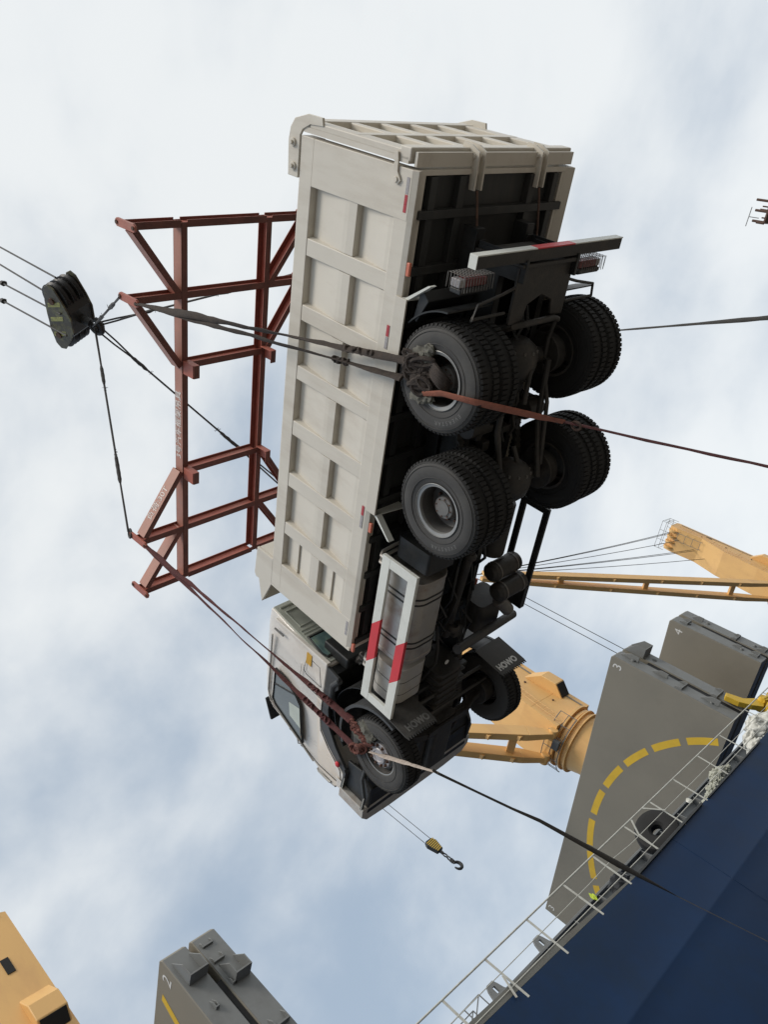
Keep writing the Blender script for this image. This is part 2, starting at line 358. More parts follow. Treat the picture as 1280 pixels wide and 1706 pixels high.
# railing
rl = empty('deck_railing', (D, 20, 5.13), 'white-grey pipe railing along the edge of the navy hull', 'railing')
def RL(x, y, z): return Vector((x, y, z)) - rl.location
pz = [2.2, 3.8, 5.6, 7.4, 9.1, 10.76, 12.22, 13.8, 15.44, 16.9, 18.69, 20.32, 21.98, 23.9, 25.89, 28.54, 30.6, 33, 35.4, 38, 41, 44]
MB().tube([RL(D, y, 6.16) for y in (-4, 8, 20, 32, 46)], .022, n=8).done('top_rail', RAIL, rl)
MB().tube([RL(D, y, z) for y, z in ((-4, 5.77), (10.5, 5.75), (16, 5.75), (17.2, 5.78), (18.2, 5.72), (23, 5.71), (34, 5.74), (46, 5.72))], .011, n=6).done('middle_rail', RAIL, rl)
MB().tube([RL(D, y, z) for y, z in ((-4, 5.46), (10.8, 5.44), (15.8, 5.37), (18, 5.34), (23, 5.37), (34, 5.36), (46, 5.34))], .013, n=6).done('lower_rail', RAIL, rl)
for i, y in enumerate(pz):
    MB().bar(RL(D, y, min(5.13, edge_z(y)) - .05), RL(D, y + random.uniform(-.03, .03), 6.15), .012, .06, (0, 1, 0)).done('rail_post', RAIL, rl, bevel=.003)
for y0, z0, y1, z1 in ((19.78, 6.13, 20.3, 5.69), (19.03, 6.12, 18.68, 5.75), (18.68, 5.75, 18.60, 5.17), (12.13, 5.68, 11.96, 5.22)):
    MB().bar(RL(D + .05, y0, z0), RL(D + .05, y1, z1), .012, .05, (0, 1, 0)).done('rail_brace', RAIL, rl, bevel=.003)

# things on the deck
T0 = (-14.9, 21.3, 5.85)
MB().lathe([(.17, -.13), (.24, -.20), (.48, -.23), (.62, -.18), (.66, -.10), (.66, .10), (.62, .18), (.48, .23), (.24, .20), (.17, .13)], (0, 0, 0), ax=(.8, -.6, .25), n=40, close=True).done('fender_tyre', TREAD, None, label='old black tyre hung behind the deck railing as a fender', cat='tyre').location = T0
g = MB()
for i, (y, z, r) in enumerate(((29.9, 5.55, .42), (30.9, 5.35, .38), (28.9, 5.5, .36), (29.4, 5.85, .26), (27.9, 5.25, .28), (31.4, 5.5, .33), (28.3, 5.62, .2))):
    g.blob((-14.3, y, z), (.35, r * 1.5, r), seed=i, amp=.34, sub=4)
o = g.done('crumpled_sheet', NET, None, smooth=60, label='heap of crumpled white plastic sheeting bulging behind the railing', cat='plastic sheet'); 
g = MB()
for i, (y, z, r) in enumerate(((24.6, 5.5, .22), (24.1, 5.36, .2), (23.6, 5.3, .18), (25.0, 5.4, .14), (23.1, 5.2, .16), (22.5, 5.15, .15))):
    g.blob((-14.1, y, z), (.25, r * 1.5, r), seed=i + 20, amp=.5, sub=4)
g.done('cargo_net', NETG, None, smooth=15, label='grey cargo net lying in a pile behind the railing, right of the tyre', cat='net')
g = MB(); g.blob((-14.2, 22.55, 5.62), (.06, .12, .10), seed=3, amp=.4, sub=2); g.done('plastic_cup', NET, None, label='small white plastic scrap between the tyre and the net', cat='scrap')
# deckhand's gear: hi-vis vest and dark bag by the rail
g = MB(); g.blob((-14.6, 17.0, 5.80), (.04, .06, .13), seed=31, amp=.5, sub=3); g.done('hi_vis_vest', HIVIS, None, label='small hi-vis yellow vest hanging low behind the railing', cat='vest')
g = MB(); g.blob((-14.5, 17.9, 5.55), (.22, .36, .25), seed=33, amp=.4, sub=3); g.done('dark_bag', DARK, None, label='dark bundle beside the hi-vis vest behind the railing', cat='bag')
# light lattice gangway frame
lf = empty('lattice_frame', (-15, 12.3, 5.2), 'thin dark lattice frame standing on deck near the left end of the railing', 'frame')
def lb(a, b): MB().cyl(Vector(a) - lf.location, Vector(b) - lf.location, .014, n=6).done('frame_tube', HATE, lf)
for x in (-15.0, -15.5):
    lb((x, 11.3, 5.2), (x, 11.3, 6.2)); lb((x, 12.15, 5.2), (x, 12.15, 6.21)); lb((x, 12.7, 5.2), (x, 12.7, 6.23)); lb((x, 11.3, 6.2), (x, 12.7, 6.23)); lb((x, 12.15, 5.9), (x, 12.7, 6.23)); lb((x, 11.3, 6.2), (x, 12.15, 5.9))
# yellow hydraulic pipework beside hatch cover 3
yp = empty('yellow_hydraulic_arm', (-17, 36, 6), 'bright yellow hydraulic arm and fittings at the foot of hatch cover 3', 'hydraulic arm')
def YL(x, y, z): return Vector((x, y, z)) - yp.location
g = MB(); g.prism([(35.45, 8.2), (35.8, 8.3), (36.1, 7.6), (36.7, 7.25), (36.9, 6.9), (36.3, 6.75), (35.9, 7.1), (35.55, 7.6)], lambda a, b: YL(-16.6, a, b), lambda a, b: YL(-16.85, a, b)); g.done('arm_plate', YEL, yp, smooth=0, bevel=.02)
for y, z in ((36.8, 6.95), (37.4, 6.8), (37.9, 6.5), (36.5, 6.5)):
    MB().cyl(YL(-16.4, y, z), YL(-17.1, y, z), .22, n=16).done('arm_bush', YEL, yp, bevel=.02)
MB().tube([YL(-16.5, 36.6, 6.95), YL(-16.5, 37.6, 6.75), YL(-16.5, 39, 6.3), YL(-16.5, 40, 6.2)], .13, n=12).done('hydraulic_pipe', YEL, yp)

# hatch covers
def hatch(y0, y1, xo, xi, zt, zb, slope, label, glyphs, circle=None, brackets=(), lowcut=0, seed=1, gapf=.5):
    """pair of folded pontoon panels standing athwartships between y0 and y1, outboard end at xo"""
    h = empty('hatch_cover', ((xo + xi) / 2, (y0 + y1) / 2, zb), label, 'hatch cover', 'folded hatch covers standing on the ship')
    def HL(x, y, z): return Vector((x, y, z)) - h.location
    ym = y0 + (y1 - y0) * gapf; g_ = .20 if y0 > 20 else .08
    zi = zt - slope
    for a, b, nm in ((y0, ym - g_, 'panel'), (ym + g_, y1, 'panel')):
        g = MB(); ch = .10
        g.prism([(xo, zb), (xo, zt - ch), (xo - ch, zt), (xi, zi), (xi, zb + .0)], lambda p, q: HL(p, a, q), lambda p, q: HL(p, b, q))
        g.done(nm, HATCH, h, smooth=0, bevel=.03)
        # outboard edge plate, painted a colder grey
        g = MB(); g.prism([(a + .02, zb + .02), (b - .02, zb + .02), (b - .02, zt - .12), (a + .02, zt - .12)], lambda p, q: HL(xo, p, q), lambda p, q: HL(xo + .02, p, q))
        g.done('edge_plate', HATE, h, smooth=0, bevel=.005)
    MB().box(xi + .1, xo - .05, ym - g_, ym + g_, zb + .1, zi - .30, Matrix.Translation(-h.location)).done('gap_shade_fill', OPENBLK, h, smooth=0)  # black fill, nearly flush, paints the dark of the gap between panels
    r = random.Random(seed)
    for (fy, z, w, ht, dp) in brackets:      # cleats and brackets proud of the edge: (fraction across, z, width, height, depth)
        yy = y0 + (y1 - y0) * fy
        g = MB()
        g.prism([(0, 0), (dp, .02), (dp, ht * .45), (0, ht)], lambda p, q: HL(xo + .02 + p, yy - w / 2, z + q), lambda p, q: HL(xo + .02 + p, yy - w / 2 + .03, z + q))
        g.prism([(0, 0), (dp, .02), (dp, ht * .45), (0, ht)], lambda p, q: HL(xo + .02 + p, yy + w / 2, z + q), lambda p, q: HL(xo + .02 + p, yy + w / 2 - .03, z + q))
        g.box(xo + .02, xo + .02 + dp, yy - w / 2, yy + w / 2, z - .02, z + .02, Matrix.Translation(-h.location))
        g.done('cleat_bracket', HATE, h, smooth=0, bevel=.006)
    for (fy, z) in [(.22, zt - .9), (.78, zt - 1.5), (.22, zb + 1.2), (.75, zb + .9)]:
        yy = y0 + (y1 - y0) * fy
        MB().cyl(HL(xo, yy, z), HL(xo + .09, yy, z), .10, n=12).cyl(HL(xo + .09, yy, z), HL(xo + .11, yy, z), .05, n=10).done('lashing_eye', HATE, h, bevel=.01)
    for (ch, x, z, s_) in glyphs:
        text('number', ch, s_, HL(x, y0 - .006, z), (1, 0, 0), (0, 0, 1), LETW, h)
    if circle:
        cx, cz, R, w = circle
        k = 0; a = 12.0
        while a < 168:
            a2 = a + 11.4
            g = MB(); n = 8
            pts = [(a + (a2 - a) * i / n) for i in range(n + 1)]
            for p, q in zip(pts, pts[1:]):
                f = lambda d, rr: HL(cx + rr * math.cos(math.radians(d)), y0 - .005, cz + rr * math.sin(math.radians(d)))
                g.face([f(p, R - w), f(p, R + w), f(q, R + w), f(q, R - w)])
            zmin = cz + (R - w) * min(math.sin(math.radians(a)), math.sin(math.radians(a2)))
            if zmin > zb + .05: g.done('yellow_dash', YEL, h, smooth=0)
            else: g.b.free()
            a += 14.2; k += 1
    return h
br3 = [(.76, 12.25, .85, 1.0, .50), (.26, 12.2, .08, .9, .26), (.24, 10.7, .08, .75, .22), (.24, 9.85, .75, .38, .12), (.74, 8.55, .9, .40, .12), (.22, 8.2, .08, .85, .28), (.74, 7.75, .10, .5, .24)]
hatch(34.44, 36.55, -17, -32.25, 13.32, 7.3, 1.1, 'tall grey hatch cover numbered 3 with a dashed yellow circle on its face', [('3', -17.42, 12.85, .62), ('3', -31.9, 11.9, .5)], (-24.74, 4.4, 7.17, .17), br3, seed=3)
br4 = [(.24, 12.55, .6, .45, .14), (.74, 12.2, .08, .6, .22), (.74, 10.2, .75, .35, .12), (.24, 9.7, .08, .45, .16), (.26, 8.75, .5, .5, .14), (.76, 8.7, .5, .5, .14)]
hatch(41.75, 44.0, -17, -32.25, 13.42, 8.4, 1.1, 'grey hatch cover numbered 4 standing behind hatch cover 3', [('4', -17.45, 12.75, .62)], None, br4, seed=4)
br2 = [(.25, 11.35, .50, .70, .34), (.80, 10.75, .45, .62, .36), (.2, 10.5, .10, .25, .10), (.70, 11.45, .30, .2, .08), (.72, 11.95, .3, .16, .06), (.65, 10.75, .12, .22, .10), (.8, 9.3, .40, .3, .12), (.72, 8.9, .3, .3, .12)]
hatch(8.93, 10.42, -17, -32.25, 12.36, 6.6, 1.0, 'grey hatch cover cut off by the lower picture edge, seen almost end on', [('2', -17.35, 11.95, .5)], (-24.74, 4.4, 7.17, .17), br2, seed=2)

h2 = [o for o in bpy.data.objects if o.name.startswith('hatch_cover') and abs(o.location.y - 9.675) < .1][0]
g = MB(); g.face([Vector(p) - h2.location for p in ((-17.86, 8.924, 12.05), (-18.06, 8.924, 12.05), (-18.30, 8.924, 11.30), (-18.10, 8.924, 11.25))]); g.done('yellow_dash', YEL, h2, smooth=0)
g = MB(); g.face([Vector(p) - h2.location for p in ((-18.14, 8.924, 11.12), (-18.34, 8.924, 11.17), (-18.42, 8.924, 10.4), (-18.22, 8.924, 10.4))]); g.done('yellow_dash', YEL, h2, smooth=0)
# ------------------------------------------------------------------ deck cranes
def crane(cy, label, tip, prof, headz, jib=True, ncab=5, front=-1, hood=None, cx=-24.6):
    c = empty('deck_crane', (cx, cy, 4.9), label, 'crane', 'buff deck cranes of the ship')
    def K(x, y, z): return Vector((x, y, z)) - Vector((0, 0, 4.9))       # x,y relative to crane axis, z absolute
    MB().cyl(K(0, 0, 4.9), K(0, 0, 13.6), 1.5, n=48, caps=False).done('pedestal', CRN, c)
    MB().lathe([(1.5, 13.6 - 4.9), (1.5, 13.9 - 4.9), (1.62, 14.5 - 4.9), (1.62, 14.56 - 4.9)], (0, 0, 0), (0, 0, 1), 48).done('pedestal_flare', CRN, c)
    MB().lathe([(1.45, 9.66), (1.80, 9.66), (1.80, 9.74), (1.68, 9.74), (1.68, 9.98), (1.84, 9.98), (1.84, 10.06), (1.6, 10.06), (1.6, 10.16)], (0, 0, 0), (0, 0, 1), 56).done('slewing_ring', CRN, c)
    MB().lathe([(1.56, 10.14), (1.74, 10.14), (1.74, 10.28), (1.6, 10.28), (1.6, 10.42), (1.86, 10.42), (1.86, 10.56), (1.5, 10.62), (0, 10.62)], (0, 0, 0), (0, 0, 1), 56).done('turntable', CRN, c)
    for k in range(28):
        a = k * 2 * PI / 28; d = Vector((math.cos(a), math.sin(a), 0))
        MB().cyl(K(0, 0, 15.3) + d * 1.78, K(0, 0, 15.34) + d * 1.78, .035, n=6).done('ring_bolt', CRN, c)
    g = MB(); g.prism(prof, lambda a, b: K(1.3, a, b), lambda a, b: K(-1.3, a, b)); g.done('housing', CRN, c, smooth=0)
    # dark hatch, hood and small fittings on the quay-side wall
    def wall_y(z, back):   # y of back/front edges at z
        es = [p for p in zip(prof, prof[1:] + prof[:1])]
        vals = [a[0] + (b[0] - a[0]) * (z - a[1]) / (b[1] - a[1]) for a, b in es if (a[1] - z) * (b[1] - z) < 0]
        return max(vals) if back else min(vals)
    s_ = -front
    zz = min(headz - 3.2, 23.8)
    if headz < 22: zz = 18.5
    y = wall_y(zz, s_ > 0) - s_ * .75
    MB().box(1.30, 1.33, y - .12, y + .12, zz - .28, zz + .28, Matrix.Translation((0, 0, -4.9))).done('vent_grille', OPENBLK, c, smooth=0)
    zh = 16.9 if hood is None else hood; y = wall_y(zh + .5, s_ > 0)
    dy = .0
    ya, yb2 = y + dy - 1.0, y + dy - .08
    hs = 1.0 if hood is None else .55
    g = MB(); g.prism([(1.27, -.15 * hs), (1.27 + .68 * hs, .50 * hs), (1.27 + .68 * hs, 1.5 * hs), (1.27, 2.5 * hs)], lambda a, b: K(a, ya, zh + b), lambda a, b: K(a, yb2, zh + b)); g.done('exhaust_hood', CRN, c, smooth=20, bevel=.04)
    g = MB(); g.prism([(1.27 + (q0 - 1.27) * hs, q1 * hs) for q0, q1 in ((1.34, -.10), (1.92, .455), (1.935, .43), (1.355, -.125))], lambda a, b: K(a, ya + .07, zh + b), lambda a, b: K(a, yb2 - .07, zh + b)); g.done('hood_opening', OPENBLK, c, smooth=0)
    MB().cyl(K(1.3, .2, 17), K(1.36, .2, 17), .06, n=8).done('lifting_lug', RUST, c)
    # plate butts, cable conduits and a rung ladder on the quay-side wall
    if hood is None:
        ztop = headz - .6
        for zz2 in (17.4, 20.2, 23.0, 25.6):
            if zz2 > ztop: continue
            ya2, yb3 = wall_y(zz2, False) + .03, wall_y(zz2, True) - .03
            MB().cyl(K(1.3, ya2, zz2), K(1.3, yb3, zz2), .012, n=6).done('plate_weld', CRN, c)
        zs2 = [15.7 + (ztop - 15.7) * t / 8 for t in range(9)]
        for off in (.42, .50):
            MB().tube([K(1.33, wall_y(z, True) - off, z) for z in zs2], .018, n=6).done('cable_conduit', HATE, c)
        z = 16.2
        g = MB()
        while z < ztop:
            yl = wall_y(z, False) + .35; g.cyl(K(1.42, yl, z), K(1.42, yl + .4, z), .012, n=5); z += .32
        for o_ in (.35, .75): g.tube([K(1.42, wall_y(q, False) + o_, q) for q in zs2[0:1] + zs2[1:]], .016, n=5)
        g.done('wall_ladder', CRN, c)
        for zq, yq in ((19.0, .3), (21.7, .7), (24.4, 1.2)):
            if zq < ztop: MB().cyl(K(1.3, yq, zq), K(1.36, yq, zq), .07, n=10).done('pad_eye', RUST, c)
    # ladder platform with lamp by the slewing ring
    pts = [K(2.0 * math.cos(a), 2.0 * math.sin(a), 15.9) for a in [math.radians(q) for q in range(-150, -20, 10)]]
    g = MB(); g.tube(pts, .025, n=6); g.tube([p - Vector((0, 0, .5)) for p in pts], .018, n=6); g.tube([p - Vector((0, 0, 1.0)) for p in pts], .03, n=6)
    for p in pts[::2]: g.cyl(p, p - Vector((0, 0, 1.0)), .018, n=6)
    g.done('guard_rail', HATE, c)
    if front < 0:
        MB().box(.2, .75, -2.35, -2.1, 14.9, 15.3, Matrix.Translation((0, 0, -4.9))).done('flood_lamp', PLAST, c, bevel=.03)
    # rail round the head
    hy = [p[0] for p in prof if p[1] > headz - .2]
    y0, y1 = min(hy) - .25, max(hy) + .1
    g = MB()
    for z in (.45, .9):
        g.tube([K(1.45, y0, headz + z), K(1.45, y1, headz + z), K(-1.45, y1, headz + z), K(-1.45, y0, headz + z), K(1.45, y0, headz + z)], .022, n=6)
    for x in (-1.45, -.5, .5, 1.45):
        for yq in (y0, y1): g.cyl(K(x, yq, headz - .1), K(x, yq, headz + .9), .022, n=6)
    for yq in (y0 + .6, y0 + 1.2): g.cyl(K(1.45, yq, headz - .1), K(1.45, yq, headz + .9), .022, n=6)
    g.done('head_railing', HATE, c)
    if not jib: return c
    tx, ty_, tz = tip; tpz = Vector((tx - cx, ty_ - cy, tz - 4.9))
    # head sheaves and the caged ladder below them
    for x in (-.9, -.3, .3, .9):
        MB().cyl(K(x - .09, y0 + .1, headz - .5), K(x + .09, y0 + .1, headz - .5), .52, n=28).cyl(K(x - .13, y0 + .1, headz - .5), K(x + .13, y0 + .1, headz - .5), .14, n=16).done('head_sheave', CRN, c, bevel=.02)
    g = MB()
    for z in (-1.2, -2.0, -2.8, -3.6): g.tube([K(1.0, y0 + .1, headz + z), K(1.0, y0 - .55, headz + z), K(.2, y0 - .55, headz + z), K(.2, y0 + .1, headz + z)], .02, n=6)
    for x in (1.0, .2): g.cyl(K(x, y0 - .55, headz - .9), K(x, y0 - .55, headz - 3.8), .02, n=6)
    g.done('ladder_cage', HATE, c)
    for sx_ in (1, -1):
        f = K(sx_ * .80, front * 2.0, 15.55); e = tpz + Vector((sx_ * .25, 0, 0))
        g = MB(); d = (e - f).normalized(); u = Vector((0, -d.z, d.y)).normalized()
        # tapered box leg
        def sec(p, w, h): r = Vector((1, 0, 0)); return [p - r * w - u * h, p + r * w - u * h, p + r * w + u * h, p - r * w + u * h]
        P = [(0, .16, .22), (.12, .2, .42), (.75, .2, .40), (1, .16, .22)]
        for (a, w1, h1), (b_, w2, h2) in zip(P, P[1:]):
            A = sec(lerp(f, e, a), w1, h1); B = sec(lerp(f, e, b_), w2, h2); g.hexa([A[0], A[1], B[1], B[0], A[3], A[2], B[2], B[3]])
        g.done('jib_leg', CRN, c, smooth=0, bevel=.03)
        MB().cyl(f - Vector((.3, 0, 0)), f + Vector((.3, 0, 0)), .24, n=20).done('jib_pivot', CRN, c, bevel=.02)
        MB().box(sx_ * .80 - .16, sx_ * .80 + .16, -2.15, -1.5, 15.35, 15.8, Matrix.Translation((0, 0, -4.9))).done('jib_bracket', CRN, c, bevel=.04)
        for t in (.16, .30, .44, .6, .78):
            p = lerp(f, e, t) - u * (-.42 if u.y < 0 else .42)
            MB().box(-.12, .12, -.14, .14, -.1, .1, Matrix.Translation(p)).done('jib_lug', CRN, c, bevel=.02)
    for t in (.17, .48, .76, .95):
        a = lerp(K(.80, front * 2.0, 15.55), tpz + Vector((.25, 0, 0)), t); b = lerp(K(-.80, front * 2.0, 15.55), tpz + Vector((-.25, 0, 0)), t)
        MB().bar(a, b, .30, .42, (0, tpz.y, tpz.z)).done('jib_cross_beam', CRN, c, smooth=0, bevel=.02)
    for i, (x, dz, yy) in enumerate(((.6, -.1, 0), (.5, -.15, 0), (.2, -1.4, 0), (-.1, -3.3, 0), (-.2, -3.4, 0), (-.4, -4.9, .2))[:ncab + 1]):
        zq = headz - .1 + dz * .9; a = K(x, (wall_y(zq, False) if dz < -.3 else y0 + .15) - .05, zq); b = tpz + Vector((x * .35, 0, .1 - .1 * dz))
        MB().tube([lerp(a, b, t / 6) - Vector((0, 0, .25 * t / 6 * (1 - t / 6) * 4)) for t in range(7)], .028, n=6).done('luffing_rope', ROPE, c)
    return c
prof = [(-1.85, 15.5), (1.8, 15.5), (1.85, 18.6), (2.7, 27.3), (2.5, 27.6), (.9, 27.6), (.62, 26.8), (.58, 24.1), (-.75, 21.4), (-1.55, 17.8)]
crane(38.25, 'buff deck crane between hatch covers 3 and 4, its jib passing behind the hanging truck', (-24.6, 26.4, 23.4), prof, 27.6)
crane(79.8, 'farthest buff deck crane at the right edge, its wire ropes fanning out from the head', (-24.6, 51.25, 30.9), prof, 27.6)
crane(6.95, 'buff crane housing filling the lower left corner of the picture', None, [(-2.0, 15.5), (2.15, 15.5), (2.15, 20.4), (1.6, 20.6), (1.5, 27), (-1.6, 27), (-2.0, 20)], 20.6, jib=False, front=-1, hood=15.9, cx=-24.1)
# hook blocks hanging from the jibs
def hookblock(x, y, zt, z0, label, sc=1.0):
    h = empty('hook_block', (x, y, z0), label, 'hook block'); h.scale = (.68, .68, .62); zt = z0 + (zt - z0) / .62
    for s_ in (-1, 1):
        MB().cyl((s_ * .02, s_ * .32 * sc, zt - z0), (s_ * .02, s_ * .32 * sc, 0), .02, n=6).done('hoist_rope', ROPE, h)
    poly = [(-.28, .1), (.28, .1), (.44, -.25), (.24, -1.05), (-.24, -1.05), (-.44, -.25)]
    g = MB()
    g.prism(poly, lambda a, b: Vector((-.14, a, b)), lambda a, b: Vector((.14, a, b))); g.done('block_body', BLKM, h, smooth=0, bevel=.04)
    for k in range(7):     # yellow warning stripes on both cheeks, each a thin raised plate
        a = -.95 + k * .145
        for sx_ in (-1, 1):
            w = .24 + .2 * (1 - abs(a + .25) / .8); w = max(.16, min(.40, w)) - .03
            MB().prism([(-w, a - .05), (w, a + .04), (w, a + .11), (-w, a + .02)], lambda p, q: Vector((sx_ * .141, p, q)), lambda p, q: Vector((sx_ * .150, p, q))).done('warning_stripe', YEL, h, smooth=0)
    g = MB(); g.cyl((0, 0, -1.05), (0, 0, -1.3), .10, n=12); g.done('swivel', BLKM, h)
    for i in range(2):
        M_ = Matrix.Translation((0, 0, -1.5 - i * .36)) @ Matrix.Rotation(PI / 2 * i, 4, 'Z')
        pts = [M_ @ Vector((0, .10 * math.cos(t), .19 * math.sin(t))) for t in [k * 2 * PI / 12 for k in range(13)]]
        MB().tube(pts, .045, n=8).done('chain_link', BLKM, h)
    MB().cyl((0, 0, -1.98), (0, 0, -2.25), .13, n=12).done('hook_shank', BLKM, h, bevel=.02)
    pts = [Vector((0, .26 * math.cos(t) - .0, -2.62 + .30 * math.sin(t))) for t in [math.radians(k) for k in range(95, 95 - 290, -14)]]
    MB().tube([Vector((0, 0, -2.2))] + pts, [.09] + [.09 + .03 * math.sin(PI * i / (len(pts) - 1)) - .05 * (i / len(pts)) ** 3 for i in range(len(pts))], n=10).done('hook', BLKM, h)
hookblock(-24.6, 25.06, 23.1, 15.0, 'small black and yellow striped hook block hanging below the truck cab', .9)
hb2 = empty('hoist_rope_pair', (-24.6, 51.2, 6), 'two thin hoist ropes running down from behind the truck to hatch cover 3', 'rope')
for s_ in (-.75, .35): MB().cyl((0, s_, 24.8), (0, s_, 0), .028, n=6).done('hoist_rope', ROPE, hb2)

# distant mast beyond the quay
mst = empty('radio_mast', (10.8, 113, 0), 'dark lattice mast crowned with antennas at the right edge', 'mast')
g = MB()
for a, b in ((-.9, -.9), (.9, -.9), (.9, .9), (-.9, .9)):
    g.bar((a, b, 0), (a * .5, b * .5, 39.5), .12, .12)
for k in range(26):
    z = k * 1.5; w = .9 - .45 * z / 39.5; w2 = .9 - .45 * (z + 1.5) / 39.5
    for (p, q) in (((-1, -1), (1, -1)), ((1, -1), (1, 1)), ((1, 1), (-1, 1)), ((-1, 1), (-1, -1))):
        g.bar((p[0] * w, p[1] * w, z), (q[0] * w2, q[1] * w2, z + 1.5), .06, .06); g.bar((p[0] * w, p[1] * w, z), (q[0] * w, q[1] * w, z), .06, .06)
g.done('mast_frame', HATE, mst, smooth=0)
MB().box(-1.5, 1.5, -1.5, 1.5, 39.2, 39.4).done('platform', RUST, mst, smooth=0)
for i, (x, y, h_) in enumerate(((-1.4, 0, 1.9), (-.8, 1, 1.2), (-.2, -1, 1.6), (.5, .3, 1.3), (1.1, -.6, 2.0), (1.5, .8, 1.1), (-1.6, -1, 1.0), (.2, 1.2, 1.8))):
    MB().cyl((x, y, 39.4), (x, y, 39.4 + h_), .09 if i % 2 else .16, n=8).done('antenna', RUST, mst)
MB().bar((-2.2, 0, 41.9), (.2, 0, 41.9), .08, .08).cyl((-1.0, 0, 40.6), (-1.0, 0, 41.9), .05, n=6).done('aerial_bar', HATE, mst)
# ------------------------------------------------------------------ dump truck (x forward, y to its left, z up, origin on the rear axle line)
RT = Matrix(((-0.9758919985910137, -0.19487557950050036, 0.09827672969840537),
             (0.19822760555170504, -0.9798245714713145, 0.025487752706155442),
             (0.09132701398343399, 0.04435445473763111, 0.9948326788266932)))
TO = Vector((-1.0963797802391675, 7.277547930807126, 5.931827079098277))
def T(x, y=None, z=None):
    p = Vector((x, y, z)) if y is not None else Vector(x)
    return RT @ p + TO
truck = empty('dump_truck', (0, 0, 0), 'cream dump truck hanging level in slings below the red lifting frame', 'truck')
mm = RT.to_4x4(); mm.translation = TO; truck.matrix_world = mm
R, XR, XF, YB, ZB, ZT = .5425, -1.7454, 3.9026, 1.2304, .737, 2.398
def P(mb, name, mt, **k): return mb.done(name, mt, truck, **k)
def bx(name, mt, x0, x1, y0, y1, z0, z1, bevel=.006, **k): return MB().box(x0, x1, y0, y1, z0, z1).done(name, mt, truck, bevel=bevel, **k)

